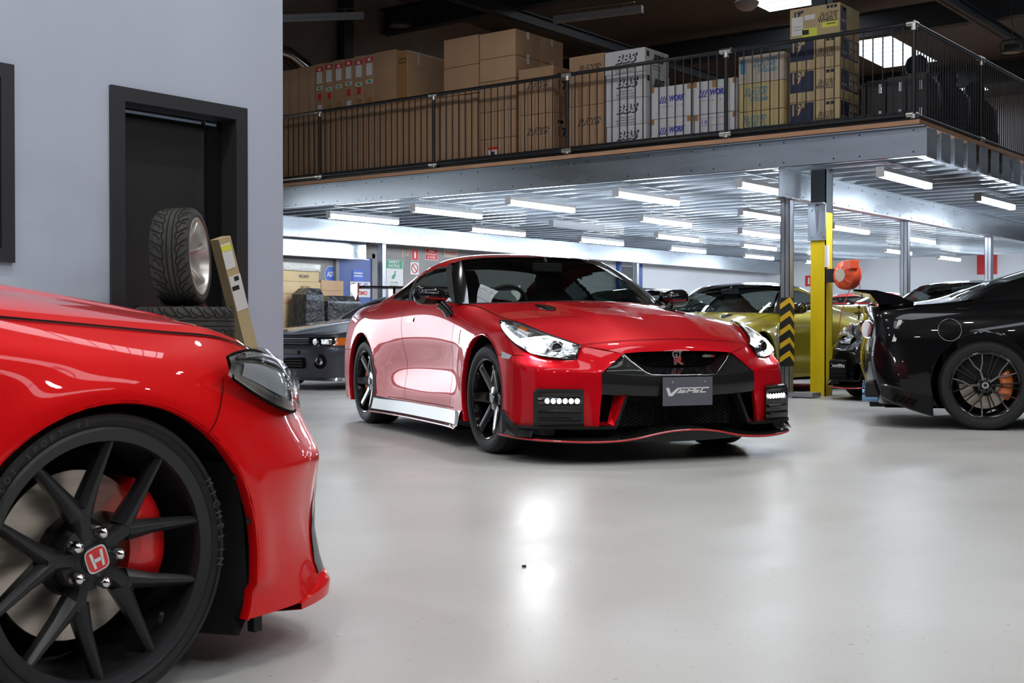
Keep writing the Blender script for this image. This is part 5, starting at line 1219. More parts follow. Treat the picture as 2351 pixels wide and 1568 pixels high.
# ---------------- grey saloon-nosed coupe at the left ----------------
RB = [
 [(2.08,0,.16),(2.12,0,.24),(2.14,0,.36),(2.15,0,.50),(2.13,0,.555),(2.06,0,.575),(2.03,0,.66),(1.98,0,.705)],
 [(2.06,.45,.16),(2.10,.45,.24),(2.12,.45,.36),(2.13,.45,.50),(2.11,.45,.555),(2.05,.45,.575),(2.01,.45,.66),(1.96,.45,.71)],
 [(2.02,.68,.16),(2.05,.68,.24),(2.07,.68,.36),(2.08,.68,.50),(2.06,.68,.555),(2.00,.68,.575),(1.96,.68,.66),(1.92,.66,.715)],
 [(1.92,.80,.16),(1.94,.81,.24),(1.96,.82,.36),(1.97,.82,.50),(1.95,.81,.555),(1.90,.80,.575),(1.86,.79,.66),(1.80,.74,.735)],
 [(1.76,.86,.16),(1.76,.868,.24),(1.77,.872,.36),(1.78,.872,.50),(1.77,.868,.555),(1.74,.862,.585),(1.71,.85,.67),(1.66,.77,.76)],
 [(1.55,.872,.18),(1.55,.877,.26),(1.55,.885,.38),(1.55,.885,.50),(1.55,.884,.565),(1.55,.88,.60),(1.55,.865,.70),(1.5,.78,.785)],
 [(1.31,.875,.18),(1.31,.88,.26),(1.31,.89,.38),(1.31,.89,.50),(1.31,.89,.58),(1.31,.885,.63),(1.31,.868,.74),(1.3,.79,.81)],
 [(.95,.872,.18),(.95,.876,.26),(.95,.877,.38),(.95,.877,.50),(.95,.877,.60),(.95,.875,.66),(.95,.865,.78),(.95,.79,.86)],
 [(.5,.872,.18),(.5,.876,.26),(.5,.877,.38),(.5,.877,.50),(.5,.877,.62),(.5,.875,.70),(.5,.862,.82),(.55,.78,.905)],
 [(-.5,.872,.18),(-.5,.876,.26),(-.5,.877,.38),(-.5,.877,.50),(-.5,.877,.62),(-.5,.875,.70),(-.5,.862,.83),(-.5,.77,.93)],
 [(-1.31,.875,.18),(-1.31,.885,.26),(-1.31,.895,.38),(-1.31,.895,.50),(-1.31,.89,.62),(-1.31,.88,.72),(-1.31,.862,.85),(-1.31,.76,.94)],
 [(-2.1,.85,.2),(-2.12,.86,.28),(-2.15,.86,.38),(-2.16,.86,.50),(-2.15,.86,.62),(-2.14,.85,.72),(-2.12,.83,.85),(-2.1,.73,.95)],
 [(-2.3,.55,.2),(-2.33,.55,.28),(-2.36,.55,.38),(-2.37,.55,.50),(-2.36,.55,.62),(-2.35,.55,.72),(-2.32,.55,.85),(-2.3,.5,.95)],
 [(-2.32,0,.2),(-2.35,0,.28),(-2.38,0,.38),(-2.39,0,.50),(-2.38,0,.62),(-2.37,0,.72),(-2.34,0,.85),(-2.32,0,.95)],
]
def saloon():
    root = empty('grey_coupe', (-12.38, 13.32, 0), R(-90), label='gunmetal grey older coupe with amber corner light, cut off by the office wall', cat='car')
    p = 'grey_paint'; G = bsp(RB, 150, 50); G, i1 = arch_snap(G, 1.31, .32, .34); G, i2 = arch_snap(G, -1.31, .32, .34); ins = i1 | i2; a, b = G.shape[:2]; NM = normals(G)
    hole = lambda i, j: ins[i, j] and ins[i + 1, j] and ins[i + 1, j + 1] and ins[i, j + 1]
    lampz = lambda i, j: G[i, j, 0] > 1.72 and .578 < G[i, j, 2] < .672
    mir(sub(G, lambda i, j: not hole(i, j) and G[i, j, 0] > 1.60 and G[i, j, 2] < .575)).build('front_bumper', p, root, smooth=50)
    mir(sub(G, lambda i, j: not hole(i, j) and not (G[i, j, 0] > 1.60 and G[i, j, 2] < .575) and not lampz(i, j))).build('body_side', p, root, smooth=50)
    mir(sub(G, lambda i, j: lampz(i, j) and G[i, j, 1] < .42)).build('radiator_grille', 'gloss_trim', root, smooth=50)
    m = MB()
    for z in (.595, .617, .639, .661): m.box(2.035, 2.06, -.40, .40, z, z + .008)
    m.build('grille_slats', 'grey_paint', root)['kind'] = 'stuff'
    for s in (1, -1):
        q = sub(G, lambda i, j: lampz(i, j) and .42 <= G[i, j, 1] < .74); q.v = [(x, s * y, z) for x, y, z in q.v]; q.build('headlight_housing', 'gloss_trim', root, smooth=50)
        MB().disc((2.02, s * .50, .625), .045, (1, 0, 0), .02, 20, .04).build('round_lamp', 'chrome', root, smooth=30); MB().disc((2.035, s * .50, .625), .034, (1, 0, 0), .012, 20, .03).build('lamp_lens', 'lens', root)
        MB().box(1.955, 2.012, min(s * .58, s * .73), max(s * .58, s * .73), .588, .663).build('main_lamp', 'lamp_chrome', root, bevel=.012)
        q = sub(G, lambda i, j: lampz(i, j) and G[i, j, 1] >= .74); q.v = [(x + .004, s * (y + .002), z) for x, y, z in q.v]; q.build('amber_corner_lamp', 'amber', root, smooth=50)
        MB().disc((2.06, s * .62, .375), .095, (1, s * .12, 0), .02, 24).build('fog_lamp_recess', 'void', root); MB().disc((2.078, s * .62, .378), .058, (1, s * .1, 0), .014, 24, .05).build('fog_lamp_rim', 'chrome', root, smooth=30); MB().disc((2.094, s * .62, .378), .046, (1, s * .1, 0), .004, 24, .03).build('fog_lamp_lens', 'lens', root)
    MB().box(2.10, 2.145, -.40, .40, .28, .425).build('bumper_intake', 'void', root, bevel=.03)
    m = MB()
    for z in (.31, .345, .38): m.box(2.14, 2.15, -.38, .38, z, z + .006)
    m.build('intake_slats', 'dark', root)['kind'] = 'stuff'
    MB().box(2.10, 2.155, -.30, .30, .465, .515).build('bumper_slot', 'dark', root, bevel=.006)
    MB().grid([[(2.06 - .20 * (abs(y) / .84) ** 5, y, .17), (2.10 - .20 * (abs(y) / .84) ** 5, y, .13), (2.0 - .2 * (abs(y) / .84) ** 5, y, .12)] for y in np.linspace(-.84, .84, 31)]).build('chin_spoiler', p, root, smooth=50)
    ed = np.array([G[i, b - 1] for i in range(a) if G[i, b - 1, 0] > .55]); H = []
    for i in range(30):
        t = i / 29; H.append([])
        for j in range(16):
            u = j / 15; k = int((1 - 0) * 0); xx = 1.98 * (1 - t) + .60 * t - .06 * u ** 3 * (1 - t)
            o_ = np.argsort(ed[:, 0]); yE = np.interp(xx - .0, ed[o_, 0], ed[o_, 1]); zE = np.interp(xx, ed[o_, 0], ed[o_, 2]); zc = .71 + .235 * t ** .85 + .02 * math.sin(math.pi * t)
            H[-1].append((xx, yE * u, zc * (1 - u ** 2) + zE * u ** 2 + .004))
    m = MB().grid(H); m.grid((np.array(H) * np.array([1, -1, 1])).tolist()); m.build('hood', p, root, smooth=60, merge=True)
    U = [[(.60,0,.945),(.58,.35,.94),(.52,.65,.925),(.46,.74,.915)],[(.25,0,1.12),(.24,.32,1.115),(.2,.58,1.10),(.18,.66,1.08)],[(-.15,0,1.29),(-.15,.3,1.285),(-.17,.52,1.27),(-.18,.60,1.24)],[(-.6,0,1.33),(-.6,.3,1.325),(-.6,.52,1.30),(-.6,.60,1.27)],[(-1.1,0,1.28),(-1.1,.3,1.275),(-1.1,.5,1.25),(-1.1,.60,1.21)],[(-1.6,0,1.05),(-1.6,.3,1.045),(-1.6,.55,1.03),(-1.58,.68,1.0)],[(-2.3,0,.96),(-2.3,.3,.96),(-2.2,.6,.955),(-2.1,.72,.95)]]
    Ug = bsp(U, 50, 18)
    mir(sub(Ug, lambda i, j: Ug[i, j, 0] > -.12 and j < 15)).build('windscreen', 'glass', root, smooth=60, merge=True)
    mir(sub(Ug, lambda i, j: -1.6 < Ug[i, j, 0] < -1.12 and j < 14)).build('rear_window', 'glass', root, smooth=60, merge=True)
    mir(sub(Ug, lambda i, j: not (Ug[i, j, 0] > -.12 and j < 15) and not (-1.6 < Ug[i, j, 0] < -1.12 and j < 14))).build('roof', p, root, smooth=60)
    be = np.array([G[i, b - 1] for i in range(a) if G[i, b - 1, 1] > .70 and G[i, b - 1, 0] < .6]); ra = Ug[:, -1]
    ax_ = lambda c, x: (lambda o_: np.array([x, np.interp(x, c[o_, 0], c[o_, 1]), np.interp(x, c[o_, 0], c[o_, 2])]))(np.argsort(c[:, 0]))
    for s in (1, -1): MB().grid([[tuple((ax_(be, x) * (1 - t) + ax_(ra, x) * t) * np.array([1, s, 1])) for t in (0, .5, 1)] for x in np.linspace(.46, -1.5, 30)]).build('side_window', 'glass_dark', root, smooth=60)
    MB().box(-1.6, .75, -.74, .74, .2, .84).box(-.4, -.2, -.6, -.15, .84, 1.12).box(-.4, -.2, .15, .6, .84, 1.12).build('cabin_tub', 'interior', root); MB().box(-2.1, 1.95, -.6, .6, .16, .22).build('underbody', 'void', root)
    for cx in (1.31, -1.31): 
        th = np.linspace(-.3, math.pi + .3, 40); li = MB(); li.grid([[(cx + .34 * math.cos(t), .885, .32 + .34 * math.sin(t)), (cx + .34 * math.cos(t), .5, .32 + .34 * math.sin(t)), (cx, .5, .32)] for t in th])
        for s in (1, -1): z_ = MB(); z_.v = [(x, s * y, z) for x, y, z in li.v]; z_.f = li.f; z_.build('wheel_arch_liner', 'void', root, fixn=False)
    for (x, y) in ((1.31, .76), (1.31, -.76), (-1.31, .76), (-1.31, -.76)): wheel(root, (x, y, .32), st_six, 1 if y > 0 else -1, Rt=.32, Rr=.22, W=.225, mats=('wheel_black', 'rubber', None), n_lathe=40, nuts=False, disc=.15)
saloon()
# ---------------- cartons on the mezzanine ----------------
def carton(x0, x1, y0, y1, z0, z1, mat, label, group=None, tape=None, name='carton', face=None, inset=.001):
    w, d, h = x1 - x0, y1 - y0, z1 - z0; cx, cy = (x0 + x1) / 2, (y0 + y1) / 2; g = .002
    r = MB().box(-w / 2 + g, w / 2 - g, -d / 2, d / 2, 0, h - .004).build(name, mat, None, loc=(cx, cy, z0), bevel=.004, smooth=30)
    tag(r, label, 'carton', group)
    m = MB()
    if tape == 'side': m.box(w / 2 - g - .0005, w / 2 + .0003, -.03, .03, h * .72, h - .003); MB().box(w / 2 - g - .0005, w / 2 + .0003, -.03, .03, 0, h * .12).build('packing_tape', 'clear_tape', r)
    if tape == 'corner': MB().box(-w / 2, -w / 2 + .05, -d / 2 - .001, -d / 2 + .001, h - .07, h).build('packing_tape', 'tape', r); m.box(w / 2 - .05, w / 2, -d / 2 - .001, -d / 2 + .001, h - .07, h)
    if m.v: m.build('packing_tape', 'tape' if tape == 'corner' else 'clear_tape', r)
    return r, w, d, h
def front(r, d, x, z, w, h, mat, name='printed_label', e=.0015): return MB().box(x - w / 2, x + w / 2, -d / 2 - e, -d / 2 - .0001, z - h / 2, z + h / 2).build(name, mat, r)
def sidep(r, w, y, z, wy, h, mat, name='printed_label', e=.0015): return MB().box(w / 2 - .0025, w / 2 + e - .002, y - wy / 2, y + wy / 2, z - h / 2, z + h / 2).build(name, mat, r)
F0 = 13.5; ZC = 3.031
# narrow flat cartons standing side by side (lower row)
n = 44; first = None; x = -16.15
for k in range(n):
    w_ = .115; x0 = -10.99 - (k + 1) * w_
    if first is None:
        r, *_ = carton(-w_ / 2, w_ / 2, F0, F0 + .6, ZC, ZC + 1.02, 'card', 'narrow plain brown carton standing on edge in the low row behind the railing', 'narrow cartons in the low row', name='narrow_carton'); first = r; o = r
    else: o = first.copy(); COL.objects.link(o)
    o.location = (x0 + w_ / 2, F0 + .3 + random.uniform(-.012, .012), ZC); o.scale = (1, 1, 1 + random.uniform(-.006, .006)); 
# upper row with labels
ed = [-15.45, -15.2, -14.95, -14.73, -14.5, -14.34, -14.13, -13.92, -13.71, -13.5, -13.28, -13.06, -12.81]
zt = ZC + 1.03
wh_ = ['first', 'second', 'third', 'fourth', 'fifth', 'sixth']
for i in range(12):
    lab = i >= 5 and i < 11
    if lab: L = 'tall brown carton with white, green and red stickers, %s stickered one from left' % wh_[i - 5]
    elif i == 11: L = 'tall plain brown carton right of the six stickered cartons'
    else: L = 'tall plain brown carton in the upper row, %s from office wall' % wh_[i]
    r, w, d, h = carton(ed[i], ed[i + 1] if i < 11 else -12.62, F0 + .12, F0 + 1.30, zt, zt + .80 + (.01 if i % 2 else 0) + i * .002, 'card2' if i < 5 else 'card', L, name='tall_carton')
    if lab:
        front(r, d, .0, .60, w * .55, .18, 'label_white', 'shipping_label'); front(r, d, .0, .745 - .02 * (i % 2), w * .72, .07, 'red_ink', 'red_sticker'); front(r, d, .0, .745 - .02 * (i % 2), w * .3, .04, 'label_white', 'sticker_patch', e=.0022)
        q = front(r, d, .0, .40 + .02 * (i % 3), w * .62, .055, 'label_white', 'green_sticker'); q.rotation_euler = (0, 0, 0)
        front(r, d, .0, .40 + .02 * (i % 3), w * .34, .028, 'green_ink', 'sticker_arrow', e=.0022)
        if i % 3 != 1: front(r, d, .005, .30, w * .34, .10, 'red_ink', 'red_sticker')
        front(r, d, .01, .12, w * .45, .12, 'label_white' if i in (5, 8) else 'tape', 'lower_label')
r, w, d, h = carton(-12.61, -12.40, F0 + .12, F0 + 1.30, zt, zt + .79, 'card2', 'taped brown carton with faint red stamp at the right end of the tall cartons', name='tall_carton')
front(r, d, 0, .40, w * .9, .75, 'tape', 'packing_tape'); front(r, d, 0, .64, w * .6, .07, 'red_ink', 'red_stamp'); front(r, d, 0, .64, w * .52, .05, 'tape', 'stamp_gap', e=.002); sidep(r, w, -.35, .68, .05, .16, 'clear_tape', 'packing_tape'); sidep(r, w, 0, .775, 1.1, .02, 'clear_tape', 'packing_tape')
# plain brown stacks
XA = (-11.62, -10.99); XB = (-10.985, -10.36)
for z0, z1, nm in ((4.06, 4.455, 'lower'), (4.457, 4.86, 'upper')):
    carton(*XA, F0 + .02, F0 + .6, z0, z1, 'card', 'plain square brown carton on the left of the highest brown stack, %s of the two' % nm)
zs = [ZC, 3.40, 3.77, 4.19, 4.50, 4.855]; nm = ['bottom', 'second', 'third', 'fourth', 'top']
for k in range(5):
    r, w, d, h = carton(*XB, F0 + .04, F0 + .6, zs[k], zs[k + 1] - .002, 'card2' if k > 2 else 'card', 'plain brown carton in the tallest brown stack, %s one' % nm[k], tape='side')
    if k == 0: front(r, d, -.08, .18, .15, .16, 'label_white', 'red_headed_label'); front(r, d, -.08, .235, .15, .045, 'red_ink', 'label_header', e=.002); front(r, d, -.08, .16, .06, .06, 'ink', 'label_print', e=.002)
for k in (2, 3, 4):
    carton(XB[0], XB[1], F0 + .61, F0 + 1.15, zs[k], zs[k + 1] - .002, 'card2', 'plain brown carton directly behind the tallest brown stack, %s layer' % nm[k], tape='side')
def prt(r, d, s, x, z, w, size, mat, shear=0, bold=0, nm='printed_lettering'):
    return text(s, size, mat, r, (x, -d / 2 - .001, z), FX, name=nm, shear=shear, bold=bold, w=w, ext=.0004)
def prs(r, wd, s, y, z, w, size, mat, shear=0, bold=0): return text(s, size, mat, r, (wd / 2 - .0012, y, z), FPX, name='printed_lettering', shear=shear, bold=bold, w=w, ext=.0004)
def outl(r, d, s, x, z, w, size, ink, fill, shear=.3, side=None):
    f = (lambda b, m, e: text(s, size, m, r, (x, -d / 2 - .0006 - e, z), FX, name='printed_lettering', shear=shear, bold=b, w=w * (1 + (b - .0) * .0), ext=.0004)) if side is None else (lambda b, m, e: text(s, size, m, r, (side / 2 - .0014 + e, x, z), FPX, name='printed_lettering', shear=shear, bold=b, w=w, ext=.0004))
    f(size * .065, ink, 0); f(.0, fill, .0009)
for k, (z0, z1) in enumerate(((ZC, 3.65), (3.652, 4.27))):
    r, w, d, h = carton(-10.28, -9.70, F0, F0 + .58, z0, z1, 'card', ['lower', 'upper'][k] + ' brown carton with black slanted lettering, left of the middle railing post')
    outl(r, d, 'RAYS', .02, h * .62, .38, .12, 'ink', 'card'); prs(r, w, '17', -.1, h * .6, .2, .16, 'ink', bold=.006); sidep(r, w, -.13, h * .82, .12, .04, 'void', 'hand_hole')
for k, (z0, z1) in enumerate(((ZC, 3.68), (3.682, 4.33))):
    r, w, d, h = carton(-9.45, -8.905, F0, F0 + .58, z0, z1, 'card', ['lower', 'upper'][k] + ' brown carton with black slanted lettering, right of the middle railing post')
    outl(r, d, 'RAYS', .03, h * (.66 if k == 0 else .72), .38, .12, 'ink', 'card')
bz = [ZC, 3.365, 3.70, 4.02, 4.32]
for k in range(4):
    dx = (.01, 0, 0, -.02)[k]
    r, w, d, h = carton(-8.875 + dx, -8.285 + dx * .5, F0, F0 + .58, bz[k], bz[k + 1] - .002, 'card_white', 'white carton with big black three-letter mark, %s of the four-high white stack' % ['bottom', 'second from bottom', 'third from bottom', 'top'][k])
    text('BBS', .15, 'ink', r, (.012, -d / 2 - .0006, h * .62 - .008), FX, name='printed_lettering', shear=.25, bold=.011, w=.335, ext=.0004); text('BBS', .15, 'card_white', r, (0, -d / 2 - .0014, h * .62), FX, name='printed_lettering', shear=.25, bold=.0035, w=.31, ext=.0004)
    for q, t in enumerate(('RENN-FELGEN', 'LEICHTMETALL-RADER', 'RACE-ROADWHEELS')): prt(r, d, t, .0, h * .29 - q * .036, (.20, .30, .27)[q], .03, 'ink', shear=.2)
    if k > 1:
        text('BBS', .13, 'ink', r, (w / 2 - .001, .03, h * .62), FPX, name='printed_lettering', shear=.25, bold=.008, w=.26, ext=.0004); sidep(r, w, -.22, h * .75, .06, .07, 'ink', 'printed_symbol')
        for q, t in enumerate(('RENN-FELGEN', 'LEICHTMETALL')): prs(r, w, t, .0, h * .3 - q * .04, .2, .03, 'ink')
def work_logo(r, d, x, z, w):
    prt(r, d, 'WORK', x + w * .17, z, w * .62, .095, 'blue_ink', shear=.25, bold=.006)
    m = MB(); e = -d / 2 - .001
    for q in range(3):
        a = x - w * .5 + q * w * .095; m.add([(a, e, z - .04), (a + w * .045, e, z - .04), (a + w * .14, e, z + .04), (a + w * .085, e, z + .04)], [(0, 1, 2, 3)])
    m.add([(x - w * .5, e, z - .045), (x - w * .2, e, z - .045), (x - w * .21, e, z - .035), (x - w * .49, e, z - .035)], [(0, 1, 2, 3)])
    m.build('printed_emblem', 'blue_ink', r, fixn=False); prt(r, d, 'W  H  E  E  L  S', x + w * .02, z - .09, w * .8, .03, 'blue_ink')
for k, (z0, z1) in enumerate(((ZC, 3.395), (3.397, 3.79))):
    r, w, d, h = carton(-8.21, -7.645, F0, F0 + .56, z0, z1, 'card_white', ['lower', 'upper'][k] + ' white carton with blue lettering beside the tall white stack', tape='corner'); work_logo(r, d, .02, h * .58, .36)
r, w, d, h = carton(-7.61, -7.03, F0, F0 + .56, 3.39, 3.79, 'card_white', 'white carton with blue lettering, right-hand one under its brown tapes', tape='corner'); work_logo(r, d, -.02, h * .62, .40); prs(r, w, 'VIA', .1, h * .3, .08, .04, 'blue_ink')
front(r, d, 0, h - .05, .06, .09, 'tape', 'packing_tape')
r, w, d, h = carton(-7.59, -7.03, F0, F0 + .56, ZC, 3.386, 'card_white', 'white carton with blue number 18, bottom right of the white ones', tape='corner')
prt(r, d, '18', -.15, h * .72, .07, .07, 'blue_ink'); m = MB(); e = -d / 2 - .001
m.box(-.2, .16, e, e + .0005, h * .6, h * .6 + .005).box(-.10, -.096, e, e + .0005, h * .6, h * .85).box(-.2, .16, e, e + .0005, h * .85, h * .85 + .004).build('printed_rule', 'blue_ink', r); prt(r, d, 'l . : ; i , .', -.06, h * .38, .2, .03, 'ink')
oz = [ZC, 3.36, 3.69, 4.02]
for k in range(3):
    mt = ('card4', 'card4', 'card5')[k]; ink = 'teal_ink' if k == 2 else 'blue_ink'; ink = 'teal_ink'
    r, w, d, h = carton(-6.99 - (.01 if k == 2 else 0), -6.415, F0, F0 + .56, oz[k], oz[k + 1] - .002, mt, ['bottom yellowed old carton with outlined teal lettering', 'middle yellowed old carton with outlined teal lettering', 'top faded grey-brown carton with outlined teal lettering'][k])
    outl(r, d, 'RAYS', (-.10, -.08, .04)[k], h * .68, .32, .12, ink, mt, .25); outl(r, d, 'Wheels', (-.06, -.04, .07)[k], h * .42, .25, .08, ink, mt, .25)
    if k == 2: front(r, d, -.235, h * .6, .06, .16, 'teal_ink', 'printed_block')
def r19(k, z0, z1, L, plain=False):
    r, w, d, h = carton(-6.345, -5.735, F0, F0 + .56, z0, z1, 'card3', L)
    lx = .06
    if not plain:
        front(r, d, -.155, h * .63, .29, h * .66, 'navy', 'navy_panel', e=.001); text('19"', .17, 'card3', r, (-.205, -d / 2 - .0016, h * .74), FX, name='printed_lettering', bold=.006, w=.15, ext=.0004)
        outl(r, d, 'RAYS', .13, h * .56, .20, .065, 'ink', 'card3'); prt(r, d, 'WHEELS', .12, h * .40, .21, .07, 'ink', bold=.001); lx = .19
        front(r, d, .19, h * .88, .10, .035, 'ink', 'handling_symbols'); front(r, d, .19, h * .88, .012, .03, 'card3', 'symbol_gap', e=.002)
        sidep(r, w, 0, h * .62, .50, h * .66, 'navy', 'navy_panel', e=.0012)
        for q, t in enumerate(('JAPAN', 'POWER')): text(t, .13, 'card3', r, (w / 2 + .0002, .10, h * (.76 - q * .30)), FPX, name='printed_lettering', bold=.004, w=.25, ext=.0004)
        sidep(r, w, -.17, h * .8, .07, .035, 'void', 'hand_hole', e=.0025); text('RAYS', .05, 'label_white', r, (w / 2 + .0002, -.16, h * .45), FPX, name='printed_lettering', w=.12, ext=.0004); sidep(r, w, .0, h * .1, .05, .07, 'tape', 'packing_tape')
    else:
        prt(r, d, '19"', -.20, h * .80, .11, .08, 'navy', bold=.004); outl(r, d, 'RAYS', .16, h * .66, .24, .07, 'ink', 'card3'); prt(r, d, 'WHEELS', .155, h * .50, .23, .07, 'ink', bold=.001)
        front(r, d, -.21, h * .42, .14, .21, 'label_white', 'delivery_label'); prt(r, d, 'VOLK', -.21, h * .62, .06, .022, 'red_ink'); front(r, d, -.21, h * .40, .10, .004, 'ink', 'label_print', e=.002); front(r, d, -.21, h * .30, .09, .004, 'ink', 'label_print', e=.002)
        front(r, d, -.06, h * .66, .13, .055, 'label_white', 'small_white_label'); prt(r, d, 'VIGOR', -.05, h * .67, .06, .02, 'red_ink')
        front(r, d, -.06, h * .17, .18, .10, 'label_yellow', 'yellow_label'); front(r, d, -.105, h * .19, .07, .055, 'ink', 'label_print', e=.002); front(r, d, .185, h * .34, .19, .06, 'label_yellow', 'yellow_label'); front(r, d, .20, h * .36, .11, .010, 'ink', 'label_print', e=.002)
        for q in range(3): front(r, d, .16 + q * .045, h * .90, .034, .034, 'ink', 'handling_symbols')
        sidep(r, w, -.18, h * .52, .16, h * .78, 'navy', 'navy_panel', e=.0012); sidep(r, w, -.16, h * .82, .07, .035, 'void', 'hand_hole', e=.0025); text('RAYS', .045, 'label_white', r, (w / 2 + .0002, -.18, h * .45), FPX, name='printed_lettering', w=.11, ext=.0004); sidep(r, w, 0, h * .85, .04, .1, 'clear_tape', 'packing_tape')
r19(0, ZC, 3.398, 'kraft carton with navy panel and number 19, bottom of the tall stack'); r19(1, 3.40, 3.758, 'kraft carton with navy panel and number 19, second in the tall stack'); r19(2, 3.76, 4.118, 'kraft carton with navy panel and number 19, just below the top one'); r19(3, 4.12, 4.475, 'plain-fronted kraft carton with yellow and white labels on top of the tall stack', True)
# dark panels with chrome clips, seats
for k in range(4):
    x0 = -6.25 + k * .23; r = empty('clip_board_panel', (x0 + .45, 14.15 + k * .02, ZD), R(3), label='upright charcoal panel with chrome clips, %s in the row right of the kraft cartons' % ['first', 'second', 'third', 'fourth'][k], cat='panel')
    MB().box(-.11, .11, -.03, .03, 0, .62 + k * .02).build('panel_face', 'frame', r, bevel=.01)
    for z in (.17, .48): MB().box(-.015 + .05, .02 + .05, -.045, -.03, z, z + .11).build('chrome_clip', 'chrome', r, bevel=.003)
for k, (x, y) in enumerate(((-5.40, 15.0), (-5.40, 16.1), (-5.40, 17.2))):
    r = empty('racing_seat', (x, y, ZD), R(-70), label='dark cloth-covered racing seat on the mezzanine behind the side railing, %s from the corner' % ['first', 'second', 'third'][k], cat='seat')
    rows = [(0, .26, .30), (-.06, .29, .5), (-.10, .28, .7), (-.15, .20, .80), (-.18, .13, .86), (-.22, .15, .95), (-.24, .12, 1.05), (-.25, .04, 1.10)]
    mm = [[(xx, -w_, z), (xx + .09, -w_ * .85, z), (xx + .02, -w_ * .4, z), (xx + .02, w_ * .4, z), (xx + .09, w_ * .85, z), (xx, w_, z), (xx - .13, w_ * .7, z), (xx - .13, -w_ * .7, z), (xx, -w_, z)] for xx, w_, z in rows]
    MB().grid(mm).build('seat_back', 'seat_cover', r, smooth=60)
    MB().box(-.05, .50, -.27, .27, .12, .34).build('seat_cushion', 'seat_cover', r, bevel=.06)
    MB().box(-.05, .45, -.25, -.20, 0, .13).box(-.05, .45, .20, .25, 0, .13).build('seat_runner', 'blackmat', r)
pass
# ---------------- tyres and leaning carton by the office door ----------------
def used_tyre(loc, rot, label, rim=True, gr=None, name='road_wheel', Rt=.31, W=.25):
    r = empty(name, loc, 0, label=label, cat='wheel' if rim else 'tyre', group=gr); r.rotation_euler = rot
    h = W / 2; Rr = Rt * .80
    prof = [(Rr, h - .02), (Rr + .006, h - .006), (Rr + .025, h), (Rt - .025, h - .004), (Rt - .006, h - .022), (Rt, h - .045), (Rt + .002, .0), (Rt, -h + .045), (Rt - .006, -h + .022), (Rt - .025, -h + .004), (Rr + .025, -h), (Rr, -h + .02)]
    MB().lathe(prof, 72).build('tyre', 'rubber_used', r, smooth=40)
    g = MB()
    def gl(path, w):  # path of (angle, y) on tread
        P_ = []; N_ = []
        for a, y in path:
            e = Rt + .002 - max(0, abs(y) - (h - .045)) ** 2 * 9 - .0; P_.append((e * math.cos(a), y, e * math.sin(a))); N_.append((math.cos(a), 0, math.sin(a)))
        ribbon(g, P_, N_, w=w, off=.0012)
    for y, w_ in ((.028, .0045), (-.005, .0045)): gl([(2 * math.pi * k / 72, y + 0) for k in range(73)], w_)
    m2 = 24
    for s in (1, -1):
        gl([(2 * math.pi * q / (m2 * 6), s * .042 + .010 + .006 * math.sin(q / 6 * 2 * math.pi)) for q in range(m2 * 6 + 1)], .0042)
        for k in range(m2):
            a0 = 2 * math.pi * k / m2
            gl([(a0 + .17 * t ** 1.3, s * (.045 + .078 * t) + .010 * (1 - t)) for t in np.linspace(0, 1, 9)], .0042)
            gl([(a0 + .13 + .12 * t + .05 * math.sin(t * 3.1), s * (.055 + .045 * t) + .006) for t in np.linspace(0, 1, 8)], .0036)
    g.build('tread_groove', 'groove', r, fixn=False)['kind'] = 'stuff'
    if rim:
        MB().lathe([(Rr + .002, h - .008), (Rr - .004, h - .004), (Rr - .012, h - .008), (Rr - .016, h - .03), (Rr - .03, h - .09), (Rr - .03, -h + .03), (Rr, -h + .01)], 60).build('rim', 'wheel_silver', r, smooth=35)
        MB().lathe([(.03, h - .085), (.034, h - .08), (.06, h - .085), (.07, h - .10), (.07, h - .14), (.03, h - .14)], 36).build('hub', 'wheel_silver', r, smooth=30)
        sp = loft(MB(), [(.055, h - .088, 0), (.11, h - .062, 0), (Rr - .03, h - .022, 0), (Rr - .010, h - .026, 0)], [.020, .016, .014, .022], [.05, .04, .035, .03], .75).build('spoke', 'wheel_silver', r, smooth=30, bevel=.0015)
        for k in range(1, 6): q = sp.copy(); COL.objects.link(q); q.rotation_euler = (0, k * math.pi / 3, 0)
    return r
used_tyre((-6.56, 5.07, 1.262), (R(3), R(20), R(-52)), 'used tyre on a silver rim standing upright on the tyre stack by the door')
for k in range(4):
    o = used_tyre((-6.55, 5.08, .1185 + k * .2365), (R(90), 0, R(40 * k)), 'used black tyre lying flat in the stack by the door, %s' % ['bottom one', 'second from the floor', 'third from the floor', 'top one'][k], rim=False, name='stacked_tyre', Rt=.315, W=.231)
lc = empty('leaning_carton', (-6.80, 5.90, .0), 0, label='long narrow kraft carton with labels leaning beside the tyre stack', cat='carton'); lc.rotation_euler = (R(17.5), 0, 0)
MB().box(.11, .2, -.055, .05, .02, 1.48).build('carton_body', 'card3', lc, bevel=.003)
for (y0, y1, z0, z1, mt) in ((-.055, .03, 1.27, 1.44, 'label_white'), (-.055, .03, 1.39, 1.43, 'label_yellow'), (-.05, .05, .98, 1.22, 'label_white')):
    MB().box(.2, .2025 if mt != 'label_yellow' else .204, y0, y1, z0, z1).build('shipping_label', mt, lc)
MB().box(.2025, .2035, -.01, .03, 1.18, 1.21).box(.2025, .2035, -.045, .015, 1.12, 1.15).build('label_print', 'ink', lc)
